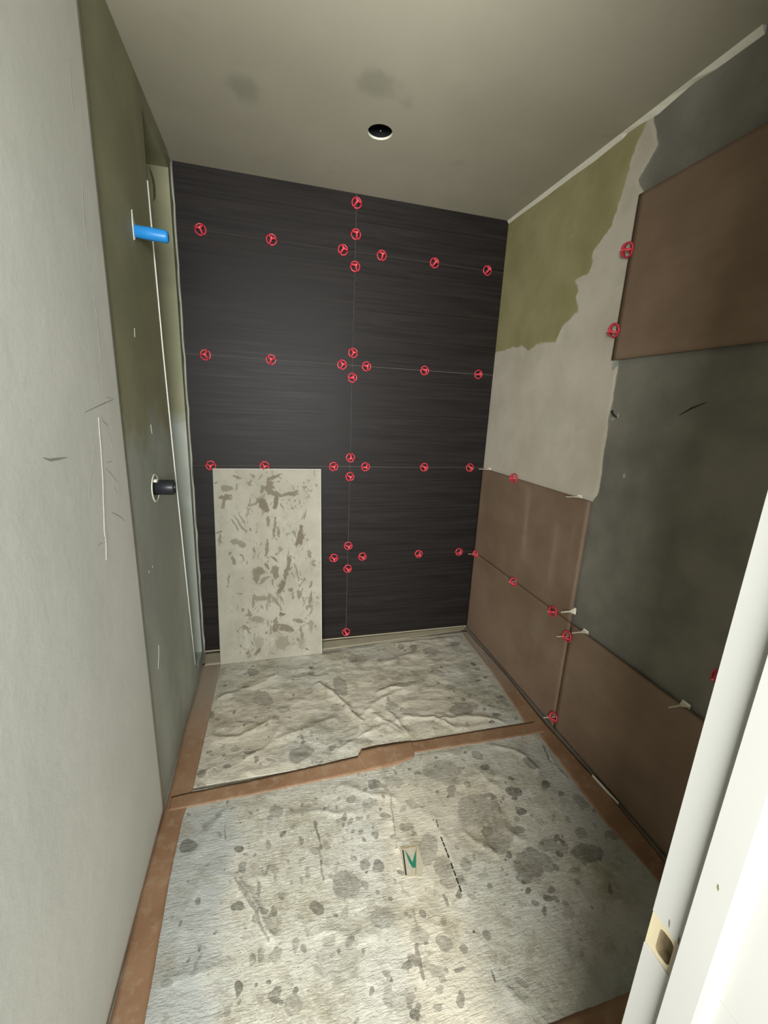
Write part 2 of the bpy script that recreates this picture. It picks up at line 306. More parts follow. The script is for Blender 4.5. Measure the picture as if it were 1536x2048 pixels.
DATA = r'''{"blobs":[[0.1251,1.3053,0.0352,-0.008,0.0035,-0.0207,0.8],[0.4365,1.3704,0.0296,-0.0066,-0.0003,-0.025,0.5],[0.7421,1.362,0.0163,-0.0036,-0.0027,-0.0146,0.6],[0.8086,1.3287,0.0184,-0.0041,-0.0032,-0.0143,0.4],[0.3011,1.2501,0.0141,-0.0032,0.0008,-0.012,0.9],[0.3234,1.2242,0.0103,-0.0079,-0.0027,-0.005,0.6],[0.3198,1.1811,0.0154,-0.0035,0.001,-0.0171,0.6],[0.4043,1.1587,0.0061,-0.002,-0.002,-0.0205,0.6],[0.4275,1.1264,0.0049,-0.0011,-0.0001,-0.0146,0.4],[0.3769,1.1036,0.0071,-0.0016,0.0006,-0.0223,0.6],[0.3128,1.0643,0.0197,-0.0082,-0.0019,-0.0122,0.8],[0.3338,1.0914,0.0275,-0.0271,-0.0049,-0.0047,0.6],[0.3867,0.9253,0.0136,-0.0032,0.0004,-0.0174,0.6],[0.4259,0.9096,0.0167,-0.0039,-0.0001,-0.0171,0.35],[0.4844,0.9178,0.0074,-0.0017,-0.001,-0.0197,0.5],[0.3246,0.8627,0.0108,-0.0026,0.0011,-0.0156,0.9],[0.408,0.855,0.009,-0.0021,0.0,-0.0063,0.95],[0.473,0.7926,0.0204,-0.0097,-0.0094,-0.0185,0.5],[0.4395,0.8025,0.0067,-0.0016,-0.0001,-0.0073,0.5],[0.6622,1.0493,0.0455,-0.0105,-0.0073,-0.043,0.6],[0.5587,1.0047,0.0216,0.0009,0.0053,-0.0234,0.75],[0.5902,0.9066,0.0189,-0.0044,-0.0021,-0.0154,0.4],[0.6488,0.9708,0.0115,-0.0027,-0.0033,-0.0195,0.4],[0.7392,1.0964,0.014,-0.0032,-0.0026,-0.0118,0.6],[0.5262,1.2331,0.0106,-0.0024,-0.0009,-0.0136,0.6],[0.6872,1.2833,0.0176,-0.0039,-0.0012,-0.0074,0.3],[0.6229,1.231,0.0101,-0.0023,-0.001,-0.0083,0.4],[0.7968,1.1976,0.0109,-0.0025,-0.0023,-0.0095,0.5],[0.6974,1.2359,0.0062,-0.0014,-0.0008,-0.0049,0.5],[0.6764,1.1944,0.006,-0.0014,-0.0008,-0.0047,0.5],[0.7043,1.1574,0.0065,-0.0015,-0.0012,-0.0064,0.4],[0.7494,1.2097,0.0061,-0.0014,-0.0013,-0.0062,0.4],[0.2074,1.4041,0.0062,-0.0014,0.001,-0.0087,0.6],[0.1039,1.4303,0.0096,-0.0021,0.0011,-0.0064,0.6],[0.1132,1.0802,0.0082,-0.0019,0.0013,-0.0062,0.4],[0.2005,0.9332,0.004,-0.0019,-0.0033,-0.0148,0.5],[0.4815,1.0966,0.0054,-0.0012,-0.0003,-0.0079,0.5],[0.3382,1.3883,0.0095,-0.0054,-0.0014,-0.0057,0.7],[0.4488,1.2759,0.006,-0.0014,-0.0001,-0.0064,0.5],[0.4995,0.9902,0.0195,-0.0063,-0.001,-0.0057,0.4],[0.6021,0.8551,0.0574,-0.0136,-0.0071,-0.0477,0.25],[0.3865,0.8262,0.0097,-0.0023,0.0004,-0.0149,0.3],[0.3871,1.0367,0.0167,-0.0069,-0.0016,-0.0076,0.6],[0.4505,1.0644,0.0234,-0.0054,-0.0001,-0.0054,0.35],[0.3653,1.0165,0.0089,-0.0063,-0.005,-0.0075,0.6],[0.2154,0.9811,0.0158,-0.0064,-0.0005,-0.0051,0.3],[0.2913,0.937,0.0103,-0.0024,0.0005,-0.0052,0.4],[0.5329,1.1263,0.0074,-0.0017,-0.0005,-0.0072,0.5],[0.2426,1.4621,0.0057,-0.0013,0.0016,-0.0168,0.5],[0.5706,1.1877,0.0195,-0.0044,-0.0014,-0.0142,0.45],[0.852,1.4071,0.0248,-0.0054,-0.0052,-0.0216,0.7],[1.4302,1.244,0.0301,-0.0147,-0.0157,-0.0184,0.9],[1.4158,1.2135,0.0154,-0.0034,-0.0057,-0.0091,0.9],[1.3099,1.2482,0.0289,-0.0099,-0.006,-0.0091,0.7],[1.4088,1.1543,0.0209,-0.0071,-0.0094,-0.0124,0.95],[1.5839,1.249,0.0202,-0.0044,-0.0143,-0.0202,0.85],[1.6311,1.1908,0.0158,-0.0035,-0.0087,-0.0115,0.75],[1.2272,1.2028,0.0743,-0.0165,-0.0321,-0.0636,0.45],[1.2689,1.0856,0.0443,-0.027,-0.0536,-0.0545,0.5],[1.2341,1.1081,0.0246,-0.0055,-0.0105,-0.0195,0.7],[1.3048,1.1775,0.0243,-0.0005,-0.0217,-0.0641,0.55],[1.3511,1.0892,0.0249,-0.0056,-0.0101,-0.0162,0.65],[1.4296,1.0138,0.0346,-0.0078,-0.0169,-0.0237,0.5],[1.5914,1.0204,0.0119,-0.0192,-0.0246,-0.0126,0.5],[1.5602,0.9532,0.0511,-0.0202,-0.0282,-0.0264,0.7],[1.4646,0.9851,0.0342,-0.0078,-0.013,-0.0173,0.4],[1.3354,0.9681,0.068,-0.0225,-0.0319,-0.0393,0.6],[1.286,0.9386,0.0257,-0.0059,-0.0169,-0.0261,0.6],[1.2654,0.8903,0.0099,-0.0023,-0.0064,-0.0098,0.95],[1.3249,0.8524,0.0162,-0.0081,-0.0096,-0.0084,0.95],[1.2876,0.825,0.0093,0.0,-0.0039,-0.014,0.8],[1.267,0.9148,0.0076,-0.0017,-0.004,-0.0061,1.0],[1.0902,1.0176,0.0246,-0.0056,-0.0102,-0.0214,0.45],[0.7835,1.0813,0.0203,-0.0046,-0.0046,-0.0186,0.7],[0.7398,1.0944,0.014,-0.0032,-0.0028,-0.013,0.6],[0.7597,0.9246,0.0399,-0.0093,-0.0084,-0.0323,0.45],[0.9814,1.1014,0.0334,-0.0076,-0.0204,-0.0543,0.45],[1.0095,1.0111,0.0306,0.0012,-0.0035,-0.0556,0.45],[0.9772,0.9263,0.0063,0.0001,-0.0009,-0.0202,0.7],[0.9275,0.8229,0.0197,0.0,-0.0003,-0.0237,0.6],[0.946,0.7506,0.0215,-0.0034,-0.0014,-0.0046,0.7],[0.7347,0.7663,0.0126,-0.003,-0.0049,-0.0181,0.4],[0.7584,0.7376,0.0445,-0.0106,-0.0052,-0.0174,0.35],[0.7913,0.693,0.0168,-0.004,-0.0034,-0.0098,0.9],[0.7847,0.7201,0.0091,-0.0037,-0.0103,-0.0155,0.6],[0.8556,0.6957,0.0122,-0.0029,-0.0027,-0.0067,0.6],[1.031,0.8269,0.0056,-0.0013,-0.0021,-0.0043,0.9],[0.7913,1.2003,0.0096,-0.0022,-0.0022,-0.0095,0.7],[0.7433,1.2096,0.0068,-0.0015,-0.0014,-0.0069,0.6],[0.9293,1.195,0.028,-0.0063,-0.0049,-0.0152,0.5],[0.7378,0.7978,0.0155,-0.0037,-0.0021,-0.0077,0.5],[1.1653,0.8693,0.0072,-0.0017,-0.0028,-0.0047,0.6],[1.2252,0.9526,0.009,-0.0021,-0.0026,-0.0043,0.5],[1.4706,0.9118,0.0196,-0.0045,-0.0084,-0.0105,0.5],[0.8307,1.0222,0.0074,-0.0017,-0.0016,-0.0055,0.5],[1.0668,0.7541,0.0054,-0.0013,-0.0065,-0.0115,0.3],[1.7148,0.9853,0.0294,-0.0139,-0.0173,-0.0139,0.6],[0.8596,0.8575,0.0307,-0.0128,-0.0103,-0.0159,0.4],[0.8775,0.7647,0.0287,-0.0117,-0.0074,-0.0103,0.4],[1.4777,1.0242,0.014,-0.0032,-0.0082,-0.011,0.8],[1.4144,1.0207,0.0083,-0.0019,-0.0051,-0.0072,0.8],[1.1349,0.9642,0.019,-0.0044,-0.0056,-0.0106,0.3],[0.9848,1.2814,0.0208,-0.0205,-0.0116,-0.012,0.35],[1.3599,0.8003,0.0179,-0.0042,-0.0136,-0.0174,0.3],[0.1214,1.6185,0.0204,-0.0044,0.003,-0.0209,0.7],[0.3094,2.3137,0.0379,-0.0074,0.0014,-0.0355,0.6],[0.3663,2.0656,0.0621,-0.0422,-0.009,-0.0487,0.5],[0.2748,2.0977,0.0695,-0.014,0.003,-0.0539,0.3],[0.8289,1.6553,0.071,-0.0103,-0.0022,-0.014,0.55],[0.554,1.6386,0.0537,0.0171,0.0101,-0.0414,0.6],[0.5228,1.6121,0.0218,-0.0047,-0.0017,-0.0318,0.5],[0.4144,1.6307,0.0246,-0.0117,-0.0014,-0.0087,0.5],[0.6995,1.6419,0.0167,-0.0035,-0.002,-0.0145,0.6],[0.4346,1.8994,0.018,-0.0037,-0.0001,-0.0165,0.6],[0.653,2.2932,0.0157,-0.0031,-0.0012,-0.0133,0.8],[0.6479,2.2345,0.0212,-0.0041,-0.0011,-0.0127,0.5],[0.5393,2.1896,0.0075,-0.0015,-0.0004,-0.0091,0.7],[0.5639,1.727,0.0071,-0.0086,-0.0039,-0.0061,0.8],[0.5411,1.7371,0.0062,-0.0013,-0.0003,-0.0052,0.7],[0.6078,1.7336,0.0062,-0.0013,-0.0006,-0.0063,0.6],[0.8506,1.4054,0.0271,0.0063,0.0023,-0.0185,0.8],[0.7384,1.359,0.0165,-0.0036,-0.0029,-0.0159,0.6],[0.4366,1.3743,0.0284,-0.0063,-0.0003,-0.0245,0.55],[0.8079,1.3286,0.0263,-0.0058,-0.0048,-0.0211,0.4],[0.6889,1.3699,0.0079,-0.0017,-0.0011,-0.0073,0.5],[0.8528,1.2606,0.0206,-0.0095,-0.0047,-0.0099,0.65],[0.3194,1.6887,0.0255,-0.0055,0.0006,-0.0134,0.7],[0.2591,1.7307,0.0221,-0.0047,0.0007,-0.0099,0.5],[0.1993,1.7532,0.0111,-0.0023,0.0015,-0.0151,0.5],[0.1483,1.9492,0.0112,-0.0023,0.0014,-0.0119,0.5],[0.2862,1.8951,0.0479,-0.0168,-0.0001,-0.0114,0.4],[0.8025,2.0769,0.0372,0.0213,0.0144,-0.0785,0.55],[1.0464,1.874,0.0265,-0.0054,-0.0062,-0.0223,0.6],[1.3502,2.3858,0.0243,-0.0046,-0.0088,-0.0264,0.6],[1.2707,2.4313,0.0167,-0.0031,-0.0058,-0.0193,0.6],[0.9528,2.3268,0.0621,-0.0119,-0.0102,-0.0517,0.4],[0.4812,1.951,0.0336,-0.0069,-0.0007,-0.0247,0.5],[0.6894,1.8113,0.1265,0.009,0.0014,-0.0667,0.25],[1.2138,2.0719,0.093,-0.0736,-0.0433,-0.0793,0.25],[0.2161,1.4058,0.0086,-0.0019,0.0011,-0.0099,0.5],[0.1031,1.9979,0.0244,-0.005,0.0038,-0.0295,0.6],[0.1287,1.5552,0.0198,-0.0043,0.0022,-0.0147,0.5],[0.7558,1.9203,0.0355,0.0031,-0.0002,-0.0251,0.4],[0.9382,1.4029,0.0383,-0.0183,-0.0107,-0.022,0.4],[0.6132,1.5514,0.0286,-0.0062,-0.0014,-0.014,0.35],[0.2418,1.4537,0.0051,-0.0011,0.001,-0.0105,0.6],[0.8042,1.7416,0.0417,0.008,0.0006,-0.0129,0.4],[1.421,1.7583,0.0622,-0.0128,-0.0215,-0.0461,0.65],[1.495,1.7692,0.0315,-0.0064,-0.0147,-0.0296,0.5],[1.5958,1.6803,0.0206,-0.0112,-0.0079,-0.0106,0.8],[1.6881,1.8065,0.0206,-0.0042,-0.0051,-0.0088,0.8],[1.6342,1.973,0.0179,-0.0035,-0.0044,-0.0086,0.8],[1.6926,1.7694,0.0185,-0.0038,-0.0213,-0.0362,0.3],[1.6866,1.6343,0.0122,-0.0025,-0.0054,-0.0087,0.6],[1.408,2.0989,0.0465,-0.0385,-0.0175,-0.0282,0.4],[1.4399,1.9573,0.0246,-0.0139,-0.0117,-0.0198,0.4],[1.4532,2.3167,0.0548,-0.0104,-0.0205,-0.0538,0.45],[1.3544,2.385,0.0243,-0.0046,-0.0114,-0.0338,0.7],[1.2664,2.4218,0.02,-0.0037,-0.0058,-0.0192,0.6],[1.6557,2.3697,0.0342,-0.0064,-0.012,-0.0268,0.5],[1.0506,1.86,0.0351,-0.0072,-0.0068,-0.0244,0.5],[1.5196,1.8604,0.0169,-0.0034,-0.0076,-0.0155,0.4],[1.1644,1.4144,0.0879,-0.019,-0.0198,-0.0481,0.4],[1.3596,1.3812,0.0223,-0.0048,-0.0094,-0.0178,0.75],[1.3647,1.4555,0.0182,-0.0225,-0.0189,-0.0172,0.5],[1.5848,1.3603,0.0159,-0.0296,-0.0157,-0.0105,0.7],[1.2477,1.3186,0.0155,-0.0034,-0.0072,-0.0149,0.6],[1.1658,1.3079,0.0173,-0.0038,-0.0064,-0.0146,0.7],[1.2098,1.2099,0.0464,-0.0103,-0.019,-0.0387,0.4],[1.1835,1.3664,0.0406,-0.014,-0.0081,-0.0152,0.4],[1.0494,1.4215,0.0144,-0.0031,-0.0039,-0.0114,0.6],[0.9478,1.4008,0.0239,-0.0151,-0.0085,-0.014,0.5],[1.0487,1.5626,0.0277,-0.0139,-0.0054,-0.0106,0.4],[0.8843,1.398,0.0138,-0.003,-0.0028,-0.0108,0.5],[1.2908,2.0567,0.0256,-0.0145,-0.0085,-0.0169,0.4],[1.683,2.0793,0.0166,-0.0032,-0.0064,-0.0125,0.5],[1.6889,1.1415,0.0159,-0.0294,-0.0199,-0.0108,0.55]],"lines":[[0.2949,1.151,0.3338,1.0914,0.0036,0.7],[0.3338,1.0914,0.3645,1.0394,0.0058,0.7],[0.3645,1.0394,0.3936,0.9807,0.0044,0.75],[0.3936,0.9807,0.4101,0.9512,0.0029,0.6],[0.5772,1.2926,0.5941,1.1891,0.0029,0.8],[0.5843,1.1913,0.5879,1.0779,0.0029,0.6],[0.2455,1.3593,0.2515,1.2971,0.0022,0.5],[0.218,0.9629,0.2,0.9211,0.0044,0.4],[0.8439,0.8379,0.8358,0.7583,0.0058,0.7],[0.8954,1.3265,0.8711,1.1609,0.0022,0.5],[0.8631,0.921,0.8586,0.872,0.0029,0.4],[1.0674,0.6833,1.0911,0.6469,0.0044,0.4],[0.868,0.7268,0.8816,0.7063,0.0036,0.6],[1.0367,0.727,1.0344,0.7071,0.0036,0.8],[0.7226,0.7811,0.7283,0.7524,0.0036,0.4],[1.7124,1.442,1.6883,1.3571,0.0046,0.9],[1.6883,1.3571,1.7122,1.2601,0.0026,0.8]],"ridges":[[0.012,0.014,0.6812,2.1309,0.7672,1.9982,0.8206,1.8814,0.8639,1.7867],[0.007,0.02,0.8639,1.7867,0.8263,1.7258,0.7969,1.6569],[0.009,0.02,0.8709,1.8213,0.9999,1.9101,1.2236,2.0079],[0.01,0.025,0.0989,2.0932,0.2716,2.154,0.4516,2.2538],[0.009,0.02,0.1008,1.8457,0.2538,1.8029,0.3283,1.8302,0.3981,1.8776],[0.009,0.022,0.4449,1.7521,0.5629,1.77,0.7335,1.8256],[0.008,0.015,0.9411,1.8191,1.0022,1.7462,1.0748,1.6407],[0.007,0.02,0.3038,1.5832,0.4144,1.5171,0.5122,1.5467],[0.008,0.015,1.021,1.815,1.0604,1.7341,1.0716,1.6306],[0.006,0.02,0.105,1.5846,0.1392,1.6189,0.1632,1.6397],[0.005,0.03,0.7599,2.382,0.7874,2.2039,0.8187,2.0886],[0.006,0.02,0.462,1.8356,0.3846,1.7039,0.314,1.6522],[0.006,0.015,0.7442,1.6274,0.8162,1.6737,0.9253,1.7163],[0.006,0.02,0.7106,1.4198,0.774,1.382,0.9029,1.3303],[0.005,0.015,0.4891,1.3346,0.6301,1.3314,0.7236,1.2964],[0.006,0.015,0.5447,2.204,0.6401,2.2008,0.7352,2.1821],[0.01,0.014,1.1035,1.761,1.2419,1.7385,1.3103,1.6587,1.3925,1.6185],[0.01,0.014,1.2524,1.7181,1.4116,1.6973,1.5615,1.6541,1.6227,1.5936],[0.007,0.012,1.2269,1.6995,1.2021,1.6584,1.2106,1.6121],[0.008,0.014,1.3976,1.629,1.5208,1.6148,1.6494,1.6057],[0.01,0.018,1.0189,1.9898,1.1192,1.9989,1.2201,2.0011],[0.008,0.014,1.4691,1.5041,1.5407,1.4579,1.5815,1.4091,1.5987,1.3295],[0.007,0.02,1.3217,1.3714,1.3376,1.3243,1.3569,1.2865],[0.006,0.02,1.0443,1.5241,1.1769,1.5055,1.3608,1.5167],[0.006,0.02,1.1913,1.3309,1.2806,1.3539,1.3573,1.346],[0.008,0.01,1.7302,1.4808,1.7066,1.3823,1.7122,1.2601],[0.005,0.02,1.2557,2.4652,1.4967,2.4632,1.7241,2.4654],[0.006,0.02,1.0839,2.2478,1.2275,2.2927,1.3456,2.308],[0.006,0.02,0.9952,1.7244,1.0239,1.6733,1.0753,1.6191],[0.006,0.02,0.1864,1.1818,0.1657,1.0984,0.1446,1.039],[0.008,0.014,0.2949,1.151,0.3522,1.0657,0.4101,0.9535],[0.005,0.02,0.1018,0.9206,0.1733,0.9115,0.2528,0.9249],[0.004,0.02,0.2343,1.1708,0.3074,1.1424,0.3911,1.1348],[0.005,0.02,0.557,0.933,0.6369,0.9003,0.7207,0.89],[0.005,0.02,0.2472,1.4125,0.1877,1.3503,0.1734,1.2712],[0.006,0.012,1.1359,1.1301,1.1859,1.0758,1.2169,1.0212],[0.005,0.02,1.0461,1.211,1.05,1.0396,1.0483,0.9153],[0.005,0.01,0.8946,1.3527,0.8841,1.2316,0.8683,1.127],[0.006,0.02,1.1763,1.327,1.3038,1.3368,1.3943,1.3365],[0.005,0.01,0.853,0.8733,0.8419,0.8071,0.8371,0.762],[0.006,0.02,1.3196,1.1742,1.3085,1.0988,1.3548,1.0447],[0.005,0.02,1.0664,0.6915,1.0723,0.6628,1.0982,0.649]],"mark":{"left":[[0.8826,1.1137],[0.8879,1.1125],[0.8739,1.0288],[0.8683,1.0301]],"wedge":[[0.8925,1.1134],[0.9023,1.0828],[0.9061,1.0647],[0.9335,1.1041],[0.9123,1.0444],[0.9002,1.0472],[0.894,1.07]],"top":[[0.8812,1.1227],[0.9409,1.1174],[0.9396,1.1136],[0.8798,1.1183]],"right":[[0.9354,1.1118],[0.9388,1.111],[0.9058,1.0215],[0.9027,1.0223]],"d1":[[1.0392,1.1266],[1.0432,1.1271],[1.0442,1.046],[1.0389,1.0453]],"d2":[[1.0389,1.0306],[1.044,1.0307],[1.0409,0.9336],[1.0357,0.9326]],"d3":[[1.0476,1.1951],[1.0505,1.1945],[1.0472,1.1611],[1.0438,1.1604]],"paper":[[0.8766,1.1265],[0.9434,1.1202],[0.946,1.0632],[0.9243,1.0125],[0.865,1.0261]]},"tile":[[0.1295,1.1585,0.0231,-0.0025,-0.0008,-0.0071,0.8],[0.2166,1.1587,0.0099,-0.0073,-0.0071,-0.0107,0.7],[0.0713,1.0873,0.0298,-0.0001,-0.0006,-0.0215,0.7],[0.0633,1.0372,0.0364,0.0036,0.0012,-0.0179,0.9],[0.0524,1.0013,0.0079,-0.001,-0.0034,-0.0287,0.8],[0.336,1.1588,0.0448,0.0199,0.0031,-0.008,0.9],[0.3078,1.1007,0.0276,-0.0001,-0.0006,-0.0438,0.9],[0.2664,1.0863,0.013,-0.0044,-0.0075,-0.0243,0.8],[0.3349,1.0567,0.0409,-0.0091,-0.0044,-0.0216,0.9],[0.4258,1.0523,0.0531,0.0024,0.0004,-0.0104,0.9],[0.4613,1.0594,0.0204,0.0064,0.0025,-0.0085,0.8],[0.2717,0.9838,0.0244,0.0138,0.0226,-0.0458,1.0],[0.3413,1.005,0.0153,-0.0018,-0.0043,-0.0405,1.0],[0.2169,0.9919,0.0263,0.0083,0.0019,-0.007,0.7],[0.189,0.9557,0.0054,-0.0001,-0.0004,-0.022,0.6],[0.2981,0.8943,0.0084,-0.0002,-0.0004,-0.0336,0.8],[0.3325,0.8485,0.0084,-0.0002,-0.0007,-0.0604,0.8],[0.3569,0.8177,0.0085,-0.0002,-0.0003,-0.0303,0.8],[0.4855,0.791,0.0158,-0.003,-0.0094,-0.0644,1.0],[0.4673,0.7531,0.0138,-0.005,-0.0087,-0.0292,1.0],[0.4531,0.8149,0.0058,-0.0002,-0.0001,-0.0153,0.7],[0.5328,0.677,0.0132,-0.0005,0.0,-0.0313,0.7],[0.555,0.6172,0.0205,0.0083,0.0029,-0.0074,0.6],[0.0209,0.8273,0.0197,0.0038,0.0011,-0.0072,0.8],[0.0229,0.7831,0.0067,-0.0002,-0.0009,-0.0296,0.7],[0.1102,0.7728,0.0398,-0.0103,-0.0034,-0.016,0.7],[0.1505,0.7489,0.026,-0.0098,-0.0048,-0.0156,0.7],[0.2154,0.7164,0.0068,0.0012,0.0031,-0.0187,0.8],[0.0744,0.6994,0.0095,-0.0004,-0.0003,-0.0105,0.8],[0.0936,0.6534,0.0123,-0.0005,-0.0008,-0.0302,0.8],[0.1354,0.6856,0.0069,-0.0003,-0.0001,-0.006,0.8],[0.1397,0.8757,0.0057,0.004,0.0334,-0.056,0.7],[0.1125,0.869,0.0051,0.0036,0.0221,-0.0372,0.7],[0.1539,0.9049,0.0048,0.0027,0.0219,-0.0459,0.6],[0.1936,0.841,0.0062,-0.0002,-0.0002,-0.0089,0.8],[0.2889,0.7288,0.0084,-0.0003,-0.0008,-0.0572,0.8],[0.3232,0.6509,0.005,0.0053,0.0252,-0.028,0.9],[0.3378,0.6811,0.0085,-0.0003,-0.0001,-0.0092,0.7],[0.2374,0.5779,0.0317,-0.0016,-0.0004,-0.027,0.9],[0.2264,0.5476,0.0211,-0.0011,-0.0005,-0.0309,0.8],[0.2803,0.6144,0.0075,0.0041,0.0099,-0.0208,0.9],[0.2648,0.5223,0.0377,0.0203,0.004,-0.0084,0.7],[0.3294,0.5655,0.025,-0.0013,-0.0004,-0.039,0.9],[0.4088,0.6161,0.0129,-0.002,-0.0054,-0.0541,0.9],[0.3939,0.5465,0.0127,-0.0035,-0.009,-0.0457,0.9],[0.3643,0.4695,0.0166,-0.0087,-0.0202,-0.0497,1.0],[0.4594,0.5588,0.0072,0.0012,0.01,-0.0547,0.7],[0.4736,0.4151,0.0145,-0.0041,-0.006,-0.0311,0.8],[0.4223,0.4423,0.0132,-0.0008,-0.0001,-0.0111,0.8],[0.4849,0.5101,0.0074,-0.0004,-0.0,-0.0079,0.7],[0.507,0.5089,0.0059,-0.0003,-0.0,-0.0127,0.7],[0.2417,0.4063,0.0427,-0.0028,-0.0003,-0.0173,0.7],[0.199,0.3934,0.0085,-0.0006,-0.0009,-0.0472,0.7],[0.2916,0.403,0.01,-0.0007,-0.0004,-0.0316,0.7],[0.3344,0.3684,0.0072,0.0049,0.0323,-0.0551,0.7],[0.3636,0.3903,0.0048,0.0033,0.0121,-0.0206,0.9],[0.5442,0.3864,0.0067,-0.0012,-0.0044,-0.0481,0.8],[0.5368,0.3301,0.0188,-0.0013,0.0,-0.0081,0.8],[0.1417,0.3424,0.0105,-0.0008,-0.0002,-0.011,0.7],[0.1762,0.3083,0.0207,-0.0063,-0.002,-0.0099,0.8],[0.3627,0.2903,0.0218,-0.0041,-0.001,-0.0103,1.0],[0.2217,0.2731,0.0426,-0.0081,-0.0019,-0.0173,0.6],[0.1463,0.2312,0.0201,-0.0087,-0.0029,-0.0097,0.8],[0.1669,0.1976,0.0063,0.0033,0.0098,-0.022,0.7],[0.3253,0.2084,0.0219,-0.0018,-0.0004,-0.0365,0.9],[0.3912,0.1948,0.0508,-0.0157,-0.004,-0.0205,0.9],[0.3258,0.2488,0.0146,-0.0012,-0.0003,-0.0242,0.8],[0.4656,0.2377,0.0366,-0.0111,-0.0027,-0.0142,0.8],[0.4803,0.1626,0.009,-0.0008,-0.0001,-0.0413,0.7],[0.5406,0.1905,0.0136,-0.0011,0.0,-0.0414,0.6],[0.2962,0.2027,0.0073,-0.0006,-0.0005,-0.0405,0.7],[0.2181,0.0634,0.0071,-0.0062,-0.0188,-0.0285,0.9],[0.2226,0.12,0.0288,-0.0026,-0.0007,-0.0406,0.4],[0.3609,0.0991,0.0407,-0.0038,-0.0004,-0.0453,0.5],[0.4801,0.0881,0.0211,-0.002,-0.0001,-0.0417,0.4],[0.157,0.0612,0.01,-0.001,-0.0002,-0.0114,0.8],[0.0597,0.5298,0.0055,-0.0003,-0.0008,-0.0306,0.7],[0.0554,0.4956,0.0055,-0.0003,-0.0002,-0.0077,0.6],[0.1265,0.445,0.0203,-0.0059,-0.0009,-0.0045,0.7],[0.5112,1.0926,0.0143,-0.0001,-0.0,-0.0074,0.7],[0.583,1.1072,0.0087,-0.0,0.0,-0.009,0.6],[0.0165,1.123,0.0091,-0.0,-0.0003,-0.0085,0.7],[0.4395,0.9665,0.01,-0.0002,-0.0,-0.0075,0.6],[0.5183,0.9199,0.0055,-0.0019,-0.0086,-0.0288,0.7]],"olive":[[2.707,2.871],[2.635,1.966],[2.48,1.97],[2.286,1.968],[2.205,1.94],[2.14,1.964],[1.978,1.946],[1.954,1.978],[1.934,2.027],[1.83,2.071],[1.87,2.127],[1.853,2.17],[1.899,2.22],[1.8,2.226],[1.789,2.314],[1.703,2.382],[1.682,2.466],[1.651,2.576],[1.596,2.721],[1.628,2.856]],"dark":[[1.602,2.841],[1.569,2.683],[1.524,2.581],[1.574,2.532],[1.638,2.518],[1.698,2.05],[1.551,1.856],[1.534,1.797],[1.536,1.746],[1.534,1.665],[1.54,1.581],[1.532,1.513],[1.536,1.452],[1.522,1.343],[1.528,1.251],[1.563,1.196],[1.572,0.55]],"tape":[[2.652,2.753],[2.541,2.762],[2.387,2.754],[2.209,2.75],[2.017,2.736],[1.854,2.724],[1.716,2.723],[1.687,2.728],[1.596,2.719],[1.553,2.724],[1.5,2.716],[1.433,2.714],[1.411,2.725],[1.334,2.725],[1.195,2.72]],"ridgeL":[[1.286,1.53],[1.282,1.485],[1.28,1.445],[1.271,1.393],[1.269,1.365],[1.256,1.313],[1.247,1.273],[1.241,1.232],[1.238,1.198],[1.223,1.152]],"scr":[[[1.2,1.545],[1.325,1.565],[1.418,1.579]],[[1.357,1.585],[1.402,1.58]],[[1.298,1.537],[1.314,1.519],[1.344,1.508],[1.347,1.483]],[[1.366,2.359],[1.357,2.252],[1.364,2.23]],[[1.37,2.14],[1.348,2.024],[1.341,1.943]],[[1.355,1.854],[1.355,1.769],[1.356,1.707],[1.336,1.589]],[[1.305,1.408],[1.35,1.406]],[[1.293,1.396],[1.328,1.372],[1.371,1.34]],[[1.295,1.269],[1.345,1.246],[1.397,1.215]],[[0.977,1.462],[1.005,1.454],[1.036,1.452],[1.082,1.45]],[[1.35,1.366],[1.339,1.331],[1.357,1.311]],[[1.347,1.483],[1.357,1.465],[1.358,1.444]],[[1.247,1.214],[1.221,1.213]],[[1.165,1.34],[1.245,1.475]],[[1.182,1.209],[1.212,1.206]],[[1.345,1.535],[1.34,1.495]]],"crescent":[[-0.0813,2.6298],[-0.0706,2.6076],[-0.0627,2.5746],[-0.0613,2.5382],[-0.0639,2.5071],[-0.0741,2.487],[-0.0717,2.5162],[-0.0705,2.5572],[-0.0757,2.5967]]}'''
T = json.loads(DATA)

# ---------------------------------------------------------------- floor and ceiling
fl = box('floor', (-.3, -1.6, -.08), (2.1, 2.75, 0), M_SUB); tag(fl, kind='structure')
hx, hy, hr = .914, 2.040, .053
xs = np.linspace(-.3, 2.05, 48); ys = np.linspace(-.0, 2.75, 56)
xs = np.unique(np.r_[xs[(xs < hx - .08) | (xs > hx + .08)], hx - .08, hx + .08]); ys = np.unique(np.r_[ys[(ys < hy - .08) | (ys > hy + .08)], hy - .08, hy + .08])
bm = bmesh.new(); gv = {}
def V(i, j):
    if (i, j) not in gv: gv[(i, j)] = bm.verts.new((xs[i], ys[j], H))
    return gv[(i, j)]
for i in range(len(xs) - 1):
    for j in range(len(ys) - 1):
        if abs((xs[i] + xs[i + 1]) / 2 - hx) < .07 and abs((ys[j] + ys[j + 1]) / 2 - hy) < .07: continue
        bm.faces.new((V(i, j), V(i, j + 1), V(i + 1, j + 1), V(i + 1, j)))
def sq(a):
    c, s = math.cos(a), math.sin(a); k = .08 / max(abs(c), abs(s)); return hx + c * k, hy + s * k
n = 48; R0 = [bm.verts.new((*sq(2 * math.pi * k / n), H)) for k in range(n)]
R1 = [bm.verts.new((hx + hr * math.cos(2 * math.pi * k / n), hy + hr * math.sin(2 * math.pi * k / n), H)) for k in range(n)]
R2 = [bm.verts.new((v.co.x, v.co.y, H + .014)) for v in R1]
